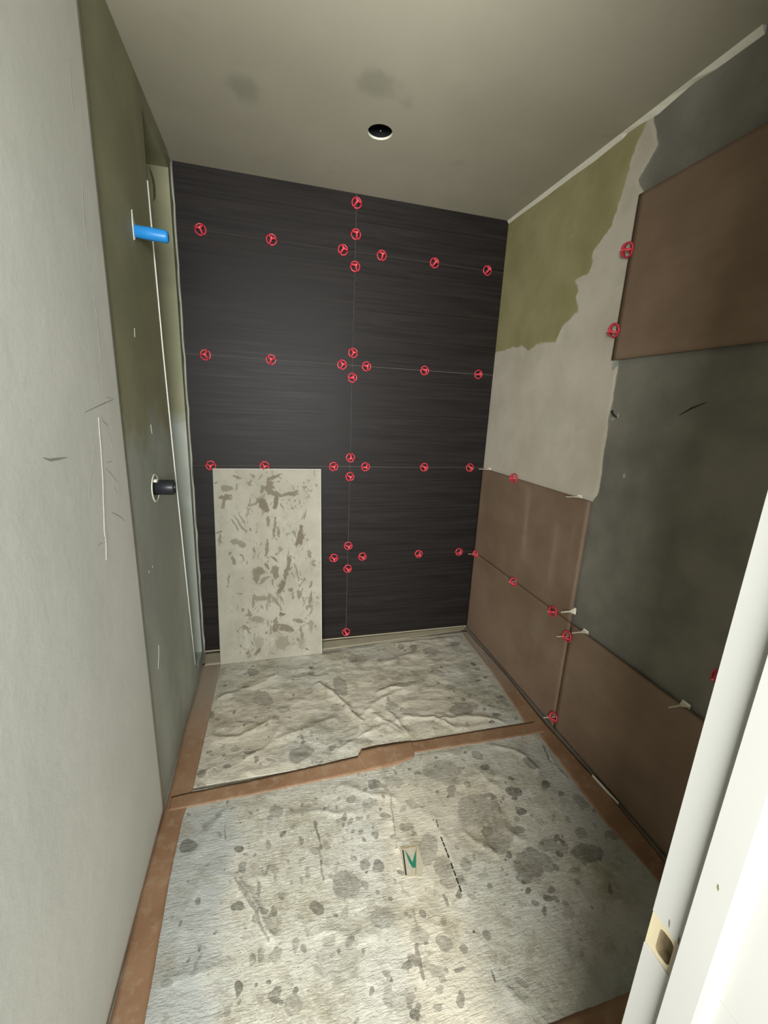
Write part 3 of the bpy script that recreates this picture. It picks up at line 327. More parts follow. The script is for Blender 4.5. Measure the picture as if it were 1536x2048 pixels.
for k in range(n):
    q = (k + 1) % n; bm.faces.new((R0[k], R0[q], R1[q], R1[k])); bm.faces.new((R1[k], R1[q], R2[q], R2[k]))
bmesh.ops.remove_doubles(bm, verts=bm.verts, dist=1e-5)
ceil = bmobj('ceiling', bm, M_CEIL); tag(ceil, kind='structure')
cc = np.empty(len(ceil.data.vertices) * 3); ceil.data.vertices.foreach_get('co', cc); cc = cc.reshape(-1, 3)
st = np.zeros(len(cc))
for cx, cy, r in ((.37, 1.95, .07), (.83, 1.78, .08), (.1, 1.5, .1), (1.3, 1.1, .12), (.6, 1.2, .08)): st = np.maximum(st, 1.4 - np.hypot(cc[:, 0] - cx, cc[:, 1] - cy) / r)
attr(ceil, 'stain', np.clip(st, 0, 1))
box('slab_above', (-.4, -.0, H + .16), (2.15, 2.8, H + .26), M_SUB, ceil)
bm = bmesh.new()                               # torn joint tape along the right wall and ceiling
tp = [(a, b) for a, b in T['tape'] if b < 3]; P0 = []
for k, (y, _) in enumerate(tp):
    w = [.010, .014, .012, .017, .014, .020, .016, .007, .013, .018, .012, .004, .003, .012, .016][k % 15]
    P0.append((y, w))
P0 = [(y, w) for y, w in P0]; rows = []
for y, w in P0:
    x1 = W + .017; rows.append([bm.verts.new(p) for p in ((x1 - .016, y, H - .001), (x1 - .016, y, H - .004), (x1 - .002, y, H - .006 - w), (x1, y, H - .006 - w), (x1, y, H - .001))])
for a, b in zip(rows, rows[1:]):
    for k in range(5): bm.faces.new((a[k], a[(k + 1) % 5], b[(k + 1) % 5], b[k]))
bm.faces.new(rows[0]); bm.faces.new(rows[-1][::-1])
bmobj('joint_tape', bm, M_FILL, ceil)

# ---------------------------------------------------------------- left wall
edge = [(2.063, 2.64), (2.052, 2.265), (2.085, 1.8), (2.126, 1.355), (2.19, .75), (2.262, .129), (2.30, .07)]
NX = -.16
vs = []; fs = []
def q(*p):
    b = len(vs); vs.extend(p); fs.append(tuple(range(b, b + len(p))))
zs = [z for _, z in edge]
q((0, 1.46, 2.64), (0, 1.46, H), (0, 2.49, H), (0, 2.49, 2.64))
for (y0, z0), (y1, z1) in zip(edge, edge[1:]):
    q((0, 1.46, z1), (0, 1.46, z0), (0, y0, z0), (0, y1, z1)); q((0, y0, z0), (NX, y0, z0), (NX, y1, z1), (0, y1, z1))
q((0, 1.46, -.0), (0, 1.46, .07), (0, 2.49, .07), (0, 2.49, 0))
q((0, 2.30, .07), (NX, 2.30, .07), (NX, 2.49, .07), (0, 2.49, .07))
q((0, 2.03, 2.64), (NX, 2.03, 2.64), (NX, 2.49, 2.64), (0, 2.49, 2.64))
q((0, 2.49, 0), (0, 2.49, H), (-.006, 2.50, H), (-.006, 2.50, 0)); q((-.006, 2.50, 0), (-.006, 2.50, H), (-.006, 2.65, H), (-.006, 2.65, 0))
q((NX, 2.49, .07), (0, 2.49, .07), (0, 2.49, 2.64), (NX, 2.49, 2.64))
q((NX, 2.0, 0), (NX, 2.0, H), (NX, 2.65, H), (NX, 2.65, 0))
wl = mesh('wall_left', vs, fs, M_LEFT); tag(wl, kind='structure')
box('wall_core', (NX - .1, 1.46, 0), (NX - .001, 2.75, H + .1), M_SUB, wl)
# pale skim-coated near part, ending in a straight corner bead
Y, Z = np.meshgrid(np.linspace(.155, 1.475, 70), np.linspace(0, H - .001, 110))
X = .004 + 0 * Y
o = grid('skim_coat', X, Y, Z, M_SKIM, wl, skirt=(-.06, 0, 0))
bm = bmesh.new()
tube(bm, [(.001, y + .001, z) for y, z in [(2.0535, 2.40)] + edge[2:6]], .0034, 6)
bmobj('filler_bead', bm, M_BEAD, wl, True)
bm = bmesh.new(); tube(bm, [(-.002 + .003 * math.sin(i * 2.3), 2.578 + .002 * math.sin(i * 1.7), .0 + i * .09) for i in range(31)], [.0045 + .0025 * abs(math.sin(i * 1.9)) for i in range(31)], 6)
bmobj('corner_caulk', bm, M_PINK, wl, True)
bm = bmesh.new(); ribbon(bm, T['ridgeL'], [.003, .006, .010, .007, .012, .013, .010, .020, .010, .004], 0, .003, .0047)
bmobj('plaster_ridge', bm, plain('ridge_plaster', lin(206, 205, 192), .8, .1), wl)
bm = bmesh.new()
for i, l in enumerate(T['scr']): ribbon(bm, l, [.0015] + [.003 if i != 9 else .006] * (len(l) - 2) + [.0015], 0, .0035, .00435)
tag(bmobj('surface_scratch', bm, M_SCR, wl), kind='stuff')
bm = bmesh.new()
for y, z, l, w, t in ((1.70, 1.80, .03, .006, .2), (1.80, 1.47, .035, .008, -.1), (1.60, .965, .012, .008, 1.2), (1.65, .965, .014, .008, 1.4), (1.62, .62, .05, .003, .3), (1.60, .58, .04, .003, .5)):
    ribbon(bm, [(y - l / 2 * math.sin(t), z - l / 2 * math.cos(t)), (y, z), (y + l / 2 * math.sin(t), z + l / 2 * math.cos(t))], [.002, w, .002], 0, -.001, .0014)
tag(bmobj('filler_dab', bm, plain('left_dab', lin(176, 175, 160), .8), wl), kind='stuff')
bm = bmesh.new(); prism(bm, T['crescent'], 1, 2.486, 2.4905)
bmobj('curved_dark_patch', bm, plain('dark_crescent', lin(84, 80, 56), .9), wl)  # dark crescent patch on the return face of the recess

# ---------------------------------------------------------------- back wall with its tiles
wb = box('wall_back', (-.2, D + .006, 0), (2.05, D + .14, H + .1), M_GROUT); tag(wb, kind='structure')
rows_z = [.014, .607, 1.217, 1.826, 2.432, H + .012]; XJ = .921
for r in range(5):
    z0, z1 = rows_z[r] + (.0013 if r else 0), rows_z[r + 1] - .0013
    for x0, x1 in ((.003, XJ - .0013), (XJ + .0013, W + .012)):
        bm = bmesh.new(); cx, cz = (x0 + x1) / 2, (z0 + z1) / 2
        addbox(bm, (x0 - cx, -.0, z0 - cz), (x1 - cx, .010, z1 - cz), .0008)
        t = bmobj('wall_tile', bm, M_DT, wb); t.location = (cx, D, cz)
box('mortar_line', (.0, D - .0, .0), (W + .01, D + .008, .0135), M_TRIM, wb)

# ---------------------------------------------------------------- right wall, patched board and brown tiles
XW = W + .018
Y, Z = np.meshgrid(np.arange(.28, 2.66, .011), np.arange(0, H + .02, .011))
T['dark'][3] = [1.60, 2.50]; T['dark'][4] = [1.556, 2.44]; T['dark'][5] = [1.552, 1.87]
so = sdist(T['olive'] + [[1.62, 3.0], [3.0, 3.0], [3.0, 1.97]], Y, Z)
sd = sdist(T['dark'] + [[1.572, -.3], [.0, -.3], [.0, 3.2], [1.602, 3.2]], Y, Z)
X = XW - .004 * sm(-.003, .008, sd) - .0015 * sm(.004, -.01, so) + fbm(Y, Z, 3, 5, 4) * .003
wr = grid('wall_right', X, Y, Z, M_RIGHT, None, {'olive': so, 'dark': sd}, skirt=(.12, 0, 0)); tag(wr, kind='structure')
def dust(Y, Z, ls):
    f = np.zeros(Y.shape)
    for y0, z0, y1, z1, w, a in ls:
        ey, ez = y1 - y0, z1 - z0; t = np.clip(((Y - y0) * ey + (Z - z0) * ez) / (ey * ey + ez * ez), 0, 1)
        f = np.maximum(f, a * np.exp(-((Y - y0 - t * ey) ** 2 + (Z - z0 - t * ez) ** 2) / w ** 2) * (.5 + .5 * sm(0, .2, t) * sm(1, .8, t)))
    return f
def right_tile(y0, y1, z0, z1, ls=()):
    Y, Z = np.meshgrid(np.linspace(y0, y1, 44), np.linspace(z0, z1, 34))
    f = dust(Y, Z, ls) + .25 * np.clip(fbm(Y, Z, 5, 9, 3), 0, 1)
    t = grid('wall_tile', W + 0 * Y, Y, Z, M_BT, wr, {'dust': f}, skirt=(.0095, 0, 0))
    box('mortar_bed', (W + .0096, y0 + .014, z0 + .012), (W + .0175, y1 - .014, z1 - .012), M_MORTAR, wr)
ZT = [.006, .6055, .6085, 1.2165, 1.826, 2.434]
right_tile(1.5395, D - .003, ZT[0], ZT[1], [(1.8, .35, 1.75, .55, .06, .25)])
right_tile(.30, 1.5365, ZT[0], ZT[1])
right_tile(1.545, D - .003, ZT[2], ZT[3], [(2.02, 1.17, 1.99, .78, .016, .5), (1.74, 1.05, 1.73, .72, .02, .4), (1.62, 1.1, 1.6, .8, .01, .2), (1.55, 1.2, 1.55, .6, .006, .5)])
right_tile(.30, 1.562, ZT[4], ZT[5])
bm = bmesh.new()
for y, z, l, w, t in ((1.515, 1.585, .02, .012, 1.2), (1.40, 1.36, .02, .014, .1), (1.49, 1.60, .02, .006, .1)):
    ribbon(bm, [(y - l / 2 * math.sin(t), z - l / 2 * math.cos(t)), (y, z), (y + l / 2 * math.sin(t), z + l / 2 * math.cos(t))], [.003, w, .003], 0, XW - .003, XW + .003)
ribbon(bm, [(1.555, 1.83), (1.548, 1.81), (1.56, 1.79)], [.01, .028, .008], 0, XW - .007, XW + .003)
tag(bmobj('filler_dab', bm, M_PINK, wr), kind='stuff')
bm = bmesh.new()
ribbon(bm, [(1.21, 1.61), (1.17, 1.635), (1.12, 1.655)], [.001, .006, .001], 0, XW - .0025, XW + .003)
ribbon(bm, [(1.53, 1.62), (1.52, 1.605), (1.49, 1.59)], [.012, .009, .002], 0, XW - .0025, XW + .003)
bmobj('wall_gouge', bm, plain('gouge_dark', lin(46, 45, 38), .9), wr)

# ---------------------------------------------------------------- doorway wall, jamb and stop
JX = .93
bm = bmesh.new(); addbox(bm, (JX + .02, .155, 0), (2.1, .30, H + .1)); addbox(bm, (-.25, .155, 2.60), (JX + .02, .30, H + .1))
wf = bmobj('wall_front', bm, M_SKIM); tag(wf, kind='structure')
dr = bpy.data.objects.new('door_1', None); COL.objects.link(dr); dr.location = (JX, .22, 0); tag(dr, kind='structure')
def dpart(name, bm, mat, sm_=False):
    o = bmobj(name, bm, mat, dr, sm_); o.matrix_parent_inverse = Matrix.Translation((-JX, -.22, 0)); return o
J0, J1 = .148, .300; m0, m1, mz0, mz1 = .2625, .3001, .8925, .9505
bm = bmesh.new()
addbox(bm, (JX, J0, 0), (JX + .019, J1, mz0), .0006); addbox(bm, (JX, J0, mz1), (JX + .019, J1, 2.05), .0006); addbox(bm, (JX, J0, mz0), (JX + .019, m0, mz1))
dpart('jamb', bm, M_WHITE)
bm = bmesh.new(); addbox(bm, (-.0, J0, 2.05), (JX + .019, J1, 2.069)); dpart('head_jamb', bm, M_WHITE)
def rr(y0, y1, z0, z1, r, n=4):
    pts = []
    for cy, cz, a in ((y1 - r, z1 - r, 0), (y0 + r, z1 - r, 90), (y0 + r, z0 + r, 180), (y1 - r, z0 + r, 270)):
        for k in range(n + 1):
            t = math.radians(a + 90 * k / n); pts.append((cy + r * math.cos(t), cz + r * math.sin(t)))
    return pts
bm = bmesh.new(); A = rr(m0, m1, mz0, mz1, .0002); Bp = rr(.2665, .2865, .9005, .9405, .006)
va = [bm.verts.new((JX + .0022, *p)) for p in A]; vb = [bm.verts.new((JX + .0022, *p)) for p in Bp]; vc = [bm.verts.new((JX + .017, *p)) for p in Bp]; vd = [bm.verts.new((JX + .019, *p)) for p in A]
for k in range(len(A)):
    p = (k + 1) % len(A)
    bm.faces.new((va[k], va[p], vb[p], vb[k])); bm.faces.new((va[k], va[p], vd[p], vd[k]))
    f_ = bm.faces.new((vb[k], vb[p], vc[p], vc[k])); f_.material_index = 1
f_ = bm.faces.new(vc); f_.material_index = 1; bm.faces.new(vd)
dpart('strike_mortise', bm, M_WOOD).data.materials.append(plain('shaded_wood', lin(112, 98, 72), .9))  # pocket shade put into a darker copy of the wood
bm = bmesh.new()
prof = [(JX, .256), (JX - .009, .256), (JX - .0108, .2545), (JX - .0108, .222), (JX - .0100, .2165), (JX - .0075, .2125), (JX - .003, .2105), (JX, .210)]
a = [bm.verts.new((x, y, .0)) for x, y in prof]; b = [bm.verts.new((x, y, 2.05)) for x, y in prof]
for k in range(len(prof)): bm.faces.new((a[k], a[(k + 1) % len(prof)], b[(k + 1) % len(prof)], b[k]))
bm.faces.new(a); bm.faces.new(b[::-1]); dpart('door_stop', bm, M_WHITE)
bm = bmesh.new(); addbox(bm, (JX + .006, .135, 0), (JX + .075, .155, 2.12), .003); dpart('casing', bm, M_WHITE)
bm = bmesh.new()
for x, y, z, l, t in ((JX, .277, .962, .006, .5), (JX, .2625, .956, .006, .2), (JX - .0108, .236, 1.087, .004, .6), (JX, .18, .92, .006, .3), (JX, .2655, 1.42, .006, .2)):
    ribbon(bm, [(y + l * math.sin(t) * .3, z + l), (y, z), (y - l * math.sin(t) * .3, z - l * .8)], [.0008, .002, .0006], 0, x - .0004, x + .0005)
tag(dpart('scuff', bm, plain('dark_scuff', lin(96, 88, 66), .8)), kind='stuff')

# ---------------------------------------------------------------- protective sheets on the floor
def interp(pts, y): p = sorted((b, a) for a, b in pts); return np.interp(y, [a for a, _ in p], [b for _, b in p])
LIN = [(.112, 2.46), (.107, 1.992), (.102, 1.702), (.098, 1.535), (.082, 1.417), (.082, 1.199), (.091, .969), (.096, .845), (.10, .5)]
RIN = [(1.776, 2.54), (1.762, 2.383), (1.757, 2.032), (1.722, 1.659), (1.708, 1.58), (1.738, 1.509), (1.728, 1.284), (1.722, 1.19), (1.718, 1.053), (1.74, .851), (1.74, .5)]
def sheet(y0, y1, lab):
    u, v = np.meshgrid(np.linspace(0, 1, 330), np.linspace(0, 1, int((y1 - y0) / .005)))
    Y = y0 + (y1 - y0) * v; xa = interp(LIN, Y) - .012; xb = interp(RIN, Y) + .012; X = xa + (xb - xa) * u
    e, dk = blobfield(T['blobs'], X, Y, T['lines'])
    h = np.zeros(X.shape); jx = fbm(X, Y, 12, 51, 3) * .02; jy = fbm(X, Y, 12, 61, 3) * .02
    for r in T['ridges']:
        hh, w = r[0], r[1]; P = np.array(r[2:]).reshape(-1, 2); d = np.full(X.shape, 9.); L = 0; tt = np.zeros(X.shape)
        for a, b in zip(P, P[1:]):
            s = b - a; t = np.clip(((X + jx - a[0]) * s[0] + (Y + jy - a[1]) * s[1]) / (s @ s), 0, 1); dd = np.hypot(X + jx - a[0] - t * s[0], Y + jy - a[1] - t * s[1])
            m = dd < d; d = np.where(m, dd, d)
        h = np.maximum(h, hh * np.exp(-(d / w) ** 1.4))
    far = sm(1.5, 1.6, Y); h *= 1.0
    h += (.5 - np.abs(fbm(X * .8, Y * 1.6, 4.2, 71, 4))) * (.007 * far + .003)
    h += fbm(X, Y * 1.5, 16, 81, 4) * (.0026 * far + .0022)
    grey_fleece = sm(.33, .22, X + fbm(X, Y, 5, 91, 3) * .12) * sm(1.5, 1.4, Y) + sm(1.2, 1.42, X + fbm(X, Y, 4, 95, 3) * .25) * sm(1.05, .8, Y + X * .15) + .6 * sm(1.55, 1.62, X) * sm(1.5, 1.4, Y)  # clean grey strip at left; right near side mixed to the same grey
    mud = np.exp(-((X - (.93 + .05 * (Y - 1.2))) / .13) ** 2) * sm(1.5, 1.3, Y) + sm(1.5, 1.56, Y) * (.55 + fbm(X, Y, 3, 99, 3)) + .9 * np.exp(-((X - 1.25) ** 2 + (Y - 1.22) ** 2) / .05)
    ed = np.minimum(np.minimum(X - xa, xb - X) , np.minimum(Y - y0, y1 - Y))
    cu = np.interp(X, [.1, .326, .539, .80, .83, .99, 1.1, 1.45, 1.72], [1.535, 1.541, 1.553, 1.572, 1.608, 1.612, 1.602, 1.60, 1.597]); cl = np.interp(X, [.086, .33, .577, .89, 1.05, 1.08, 1.412, 1.745], [1.465, 1.467, 1.474, 1.478, 1.49, 1.532, 1.523, 1.519])
    ex = np.minimum(X - xa, xb - X) - .012; ey = (Y - cu) if y0 > 1.5 else (cl - Y)
    ey = np.minimum(ey, (2.49 - Y) if y0 > 1.5 else (Y - .60)); h = np.maximum(h, 0) * sm(.0, .05, np.minimum(ex, ey)) + .0025
    o = grid('floor_sheet', X, Y, h, M_SHEET, None, {'edge': e, 'dk': dk, 'grey_fleece': np.clip(grey_fleece, 0, 1), 'mud': np.clip(mud, 0, 1)}, skirt=(0, 0, -.0018))
    tag(o, lab, 'floor protection', 'protective sheets on the floor'); return o, (X, Y, h)
def specks(bl, n, spread, lo, hi, asp, lim):
    out = []
    for _ in range(n):
        c = bl[int(rng.integers(len(bl)))]; x = c[0] + rng.normal(0, spread); y = c[1] + rng.normal(0, spread)
        if not (lim[0] < x < lim[1] and lim[2] < y < lim[3]): continue
        a = math.exp(rng.uniform(math.log(lo), math.log(hi))); k = rng.uniform(1, asp); t = rng.normal(math.pi / 2, .6) if asp > 2 else rng.uniform(0, 3.1)
        out.append([x, y, a * k * math.cos(t), a * k * math.sin(t), -a * math.sin(t), a * math.cos(t), rng.uniform(.35, .85)])
    return out
T['blobs'] += specks(T['blobs'], 420, .07, .003, .011, 1.9, (.12, 1.72, .6, 2.5))
s_far, _ = sheet(1.555, 2.515, 'crumpled muddy white fleece sheet at the back, under the leaning tile')
s_near, (SX, SY, SH) = sheet(.575, 1.545, 'flatter spotted white fleece sheet nearest the doorway, with a green printed mark')
def hz(x, y):
    j = int(round((y - .575) / (1.545 - .575) * (SX.shape[0] - 1))); i = int(np.argmin(np.abs(SX[j] - x))); return float(SH[max(0, j - 1):j + 2, max(0, i - 2):i + 3].max())
MZ = float(np.mean([hz(*p) for p in T['mark']['paper']]))+ .0012
def printed(name, poly, mat, dz, z=None):
    zt = (max(hz(*p) for p in poly) if z is None else z) + dz
    bm = bmesh.new(); prism(bm, poly, 2, zt - .003, zt); return bmobj(name, bm, mat, s_near)
printed('printed_patch', T['mark']['paper'], M_PAPER, .0, MZ)
printed('printed_stroke', T['mark']['left'], M_PRINTK, .0006, MZ); printed('printed_wedge', T['mark']['wedge'], M_PRINTG, .0006, MZ)
printed('printed_stroke', T['mark']['top'], M_TAN, .0005, MZ); printed('printed_stroke', T['mark']['right'], M_TAN, .0005, MZ)
for k in ('d1', 'd2', 'd3'):
    P = np.array(T['mark'][k])
    nseg = 4 if k != 'd3' else 2
    for i in range(nseg):
        a, b = (i + .06) / nseg, (i + .84) / nseg
        lf = lambda t: P[0] + (P[3] - P[0]) * t; rt = lambda t: P[1] + (P[2] - P[1]) * t
        printed('printed_dash', [tuple(map(float, p)) for p in (lf(a), rt(a), rt(b), lf(b))], M_PRINTK, .0004)

# ---------------------------------------------------------------- floor tapes
def tape(lo, hi, lab, z=.0036, jag=.002, mat=None, nm='floor_tape', cross=False, edge_h=None):
    """strip between two polylines given as (x, y); resampled along its length"""
    def rs(P, n):
        P = np.array(P, float); s = np.r_[0, np.cumsum(np.hypot(*np.diff(P, axis=0).T))]; t = np.linspace(0, s[-1], n)
        return np.stack([np.interp(t, s, P[:, 0]), np.interp(t, s, P[:, 1])], 1)
    n = 90; A, B = rs(lo, n), rs(hi, n); m = 7
    A = A + rng.normal(0, jag * .5, A.shape); B = B + rng.normal(0, jag * .5, B.shape)
    k = np.linspace(0, 1, m)[None, :]
    X = A[:, :1] * (1 - k) + B[:, :1] * k; Y = A[:, 1:] * (1 - k) + B[:, 1:] * k
    Z = z + (fbm(X, Y, 14, 17, 3)) * .0007
    if edge_h is not None: Z = Z + edge_h * sm(.75, 1., k)
    o = grid(nm, X, Y, Z, mat or M_TAPE, None, {}, skirt=(0, 0, -.0009))
    return tag(o, lab, 'tape', 'tape strips on the floor')
tape([(x, y) for x, y in LIN[::-1]], [(.004 + .004 * math.sin(y * 9), y) for y in np.linspace(.5, 2.46, 20)], 'long brown paper tape strip along the foot of the left wall', .0034, .001)
tape(RIN[::-1], [(1.826 + .006 * math.sin(y * 7), y) for y in np.linspace(.5, 2.53, 20)], 'long brown paper tape strip along the foot of the right tiled wall', .0034, .0012, edge_h=.003)
CL = [(.086, 1.465), (.33, 1.467), (.577, 1.474), (.86, 1.480)]
CU = [(.098, 1.535), (.326, 1.541), (.539, 1.553), (.86, 1.575)]
tape([(.02, 1.465)] + CL, [(.02, 1.53)] + CU, 'left half of the brown cross tape, reaching the left wall', .0039, .0012)
tape([(1.03, 1.530), (1.072, 1.532), (1.412, 1.523), (1.745, 1.519), (1.80, 1.518)], [(1.0, 1.606), (1.099, 1.602), (1.45, 1.60), (1.713, 1.597), (1.80, 1.597)], 'right half of the brown cross tape, reaching the right wall', .0039, .0012)
tape([(.835, 1.482), (.89, 1.480), (.98, 1.486), (1.06, 1.505), (1.075, 1.535)], [(.805, 1.570), (.83, 1.607), (.90, 1.613), (.99, 1.612), (1.08, 1.606)], 'short wide brown tape patch joining the two halves of the cross tape', .0044, .0008)
tape([(.004, .50), (1.75, .50)], [(.004, .590), (1.75, .597)], 'brown tape strip across the doorway end of the near sheet', .0040, .001)
tape([(.02, 2.435), (.7, 2.47), (1.3, 2.508), (1.8, 2.545)], [(.004, 2.578), (.6, 2.580), (1.2, 2.581), (1.83, 2.582)], 'dusty olive grey strip along the foot of the dark back wall', .0042, .002, M_TRIM, edge_h=.003)
bm = bmesh.new(); ribbon(bm, [(1.826, 1.235), (1.829, 1.16), (1.834, 1.09)], [.002, .006, .002], 2, .0055, .016)
t_ = bmobj('paper_shred', bm, M_FILL); tag(t_, 'thin pale torn paper edge sticking up beside the right tape strip', 'paper scrap')

# ---------------------------------------------------------------- spare tile leaning on the back wall
T['tile'] += specks([c for c in T['tile'] if c[0] > .12], 330, .035, .0022, .006, 5.5, (.02, .59, .03, 1.19))
u, v = np.meshgrid(np.linspace(0, .624, 190), np.linspace(0, 1.205, 360))
e, dk = blobfield([[c[0] * 1.023, c[1], *c[2:]] for c in T['tile']], u, v)
sp = grid('spare_tile', u, -.0008 * sm(.4, .6, e) * dk, v, M_SPARE, None, {'edge': e, 'dk': dk}, skirt=(0, .0095, 0))
p0 = Vector((.112, 2.425, .0065)); top_y = D - .0235
sp.location = p0; sp.rotation_euler = (-math.asin((top_y - p0.y) / 1.205), 0, math.radians(.4))
tag(sp, 'large pale spare tile standing on end, mortar-smeared back outwards, against the dark back wall', 'tile')
ed_ = []
bm = bmesh.new(); addbox(bm, (.6205, -.0022, 0), (.6240, .0095, 1.205)); addbox(bm, (0, -.0016, 1.2025), (.624, .0095, 1.2055))
bmobj('tile_rim', bm, plain('clean_tile_edge', lin(176, 174, 160), .5), sp)

# ---------------------------------------------------------------- pipe stubs in the left wall
def empty(name, loc): 
    o = bpy.data.objects.new(name, None); COL.objects.link(o); o.location = loc; o.empty_display_size = .02; return o
b_ = empty('blue_pipe_stub', (.0, 1.815, 2.146)); tag(b_, 'bright blue pipe stub sticking out high on the left wall', 'pipe')
bm = bmesh.new(); 
for k, (x, r) in enumerate(((-.03, .0185), (.092, .0185), (.100, .0175), (.1055, .015))): pass
pr = [(-.03, .019), (.050, .0200), (.098, .0195), (.1045, .0178), (.107, .014), (.107, .0)]
rg = []
for x, r in pr[:-1]: rg.append([bm.verts.new((x, r * math.cos(2 * math.pi * k / 20) * .92, r * math.sin(2 * math.pi * k / 20) * 1.05 - x * .04)) for k in range(20)])
for a, b in zip(rg, rg[1:]):
    for k in range(20): bm.faces.new((a[k], a[(k + 1) % 20], b[(k + 1) % 20], b[k]))
bm.faces.new(rg[-1]); bm.faces.new(rg[0][::-1]); bmobj('sleeve', bm, M_BLUE, b_, True)
bm = bmesh.new(); prism(bm, [(-.016, .060), (-.003, .030), (.010, .018), (-.004, -.026), (-.020, -.034), (-.024, .020)], 0, -.001, .0022)
bmobj('filler_patch', bm, M_BEAD, b_)
k_ = empty('black_pipe_stub', (.0, 1.782, 1.243)); tag(k_, 'short black pipe stub in a round hole in the left wall', 'pipe')
def rot_x(bm): bmesh.ops.rotate(bm, cent=(0, 0, 0), matrix=Matrix.Rotation(math.pi / 2, 3, 'Y'), verts=bm.verts)
bm = bmesh.new(); lathe(bm, [(.0, -.03), (.030, -.03), (.030, .064), (.0285, .067), (.025, .067), (.0235, .064), (.0235, -.02), (.0, -.02)], 28)
bmesh.ops.remove_doubles(bm, verts=bm.verts, dist=1e-6); rot_x(bm); bmesh.ops.translate(bm, vec=(0, 0.012, 0), verts=bm.verts); bmobj('pipe', bm, M_BLACK, k_, True)
bm = bmesh.new(); lathe(bm, [(.0475, .0005), (.0495, .0030), (.0530, .0034), (.0560, .0015), (.0570, -.002), (.0475, -.002)], 32, True); rot_x(bm)
bmobj('hole_rim', bm, M_RIM, k_, True)
bm = bmesh.new(); lathe(bm, [(.0005, .0012), (.0478, .0012), (.0478, -.001), (.0005, -.001)], 32, True); rot_x(bm); bmobj('hole', bm, M_CAN, k_)
bm = bmesh.new(); prism(bm, [(-.006 + .016 * math.cos(t), .030 + .007 * math.sin(t)) for t in np.linspace(0, 2 * math.pi, 14)[:-1]], 0, .001, .012); bmobj('white_pipe_piece', bm, M_STEM, k_)  # white oval piece at the top of the pipe base

# ---------------------------------------------------------------- light opening in the ceiling
c_ = empty('downlight_housing', (hx, hy, H)); tag(c_, 'round black empty downlight housing recessed in the ceiling', 'light fitting')
bm = bmesh.new(); lathe(bm, [(.0505, .008), (.0500, .12), (.030, .128), (.0001, .13)], 40); bmobj('can', bm, M_CAN, c_, True)
bm = bmesh.new(); lathe(bm, [(.0522, .0005), (.0505, .009), (.0528, .0095), (.0532, .0005)], 40, True); bmobj('rim', bm, M_FILL, c_, True)
bm = bmesh.new(); addbox(bm, (-.008, -.01, .085), (.008, .008, .129), .002); lathe(bm, [(.011, .06), (.011, .085), (.0001, .085)], 16); bmobj('lamp_socket', bm, M_CAN, c_, True)
bm = bmesh.new(); bmesh.ops.create_icosphere(bm, subdivisions=2, radius=.0028); bmesh.ops.translate(bm, vec=(.012, .044, .030), verts=bm.verts); bmobj('glint_dot', bm, M_STEM, c_, True)  # white dot painted in as the glint inside the can

# ---------------------------------------------------------------- tile levelling clips
bm = bmesh.new(); r, w = .0258, .0037
lathe(bm, [(r - w, .0035), (r - w * .6, .0000), (r + w * .7, .0000), (r + w, .0045), (r + w * .4, .0085), (r - w * .6, .0080)], 28, True)
for k in range(3):
    a = math.radians(90 + 120 * k); c, s = math.cos(a), math.sin(a)
    tube(bm, [(rr_ * c, rr_ * s, h) for rr_, h in ((.0262, .005), (.0225, .013), (.0155, .021), (.0075, .0265), (.001, .028))], [.0046, .0060, .0062, .0062, .0058], 6)
    a2 = a + .5
lathe(bm, [(.0001, .020), (.0082, .021), (.0086, .027), (.0066, .0335), (.0040, .0350), (.0001, .0350)], 14)
bm.normal_update(); me = bpy.data.meshes.new('cap'); bmesh.ops.recalc_face_normals(bm, faces=bm.faces); bm.to_mesh(me); bm.free(); me.materials.append(M_RED)
me.polygons.foreach_set('use_smooth', [True] * len(me.polygons)); CAP = me
def stem_mesh(l):
    bm = bmesh.new(); addbox(bm, (-.0028, -.0009, -.004), (.0028, .0009, l), .0004); m_ = bpy.data.meshes.new('stem'); bm.to_mesh(m_); bm.free(); m_.materials.append(M_STEM); return m_
S1, S2 = stem_mesh(.0385), stem_mesh(.062)
def clip(loc, wall, lab, grp, long=False, tilt=(0, 0)):
    o = empty('leveling_clip', loc)
    e_ = Matrix.Rotation(math.pi / 2, 4, 'X') if wall == 'back' else Matrix.Rotation(-math.pi / 2, 4, 'Y') @ Matrix.Rotation(math.pi / 2, 4, 'Z')
    o.rotation_euler = (e_ @ Matrix.Rotation(tilt[0], 4, 'X') @ Matrix.Rotation(tilt[1], 4, 'Y')).to_euler(); tag(o, lab, 'tile clip', grp)
    c = link('cap', CAP, o); c.rotation_euler = (0, 0, random.uniform(0, 6.3)); link('stem', S2 if long else S1, o)
GB, GR = 'red tile leveling clips on the back wall', 'red tile leveling clips on the right wall'
R3 = [(.115, 'first from the left wall'), (.466, 'second from the left wall'), (.850, 'just left of the vertical joint'), (1.073, 'just right of the vertical joint'), (1.395, 'second from the right corner'), (1.740, 'nearest the right corner')]
for x, t in R3: clip((x, D, 2.430), 'back', 'red tile clip, highest row, ' + t, GB)
for x, t in [(.105, R3[0][1]), (.451, R3[1][1]), (.857, R3[2][1]), (1.005, R3[3][1]), (1.377, R3[4][1]), (1.746, R3[5][1])]: clip((x, D, 1.825), 'back', 'red tile clip, second-highest row, ' + t, GB)
for x, t in [(.101, 'at its left top corner'), (.401, 'half hidden by its top edge'), (.816, 'left of the vertical joint'), (1.020, 'right of the vertical joint'), (1.418, 'second from the right corner'), (1.749, 'nearest the corner')]:
    clip((x, D, 1.2185), 'back', 'red tile clip, row at the leaning tile top, ' + t, GB)
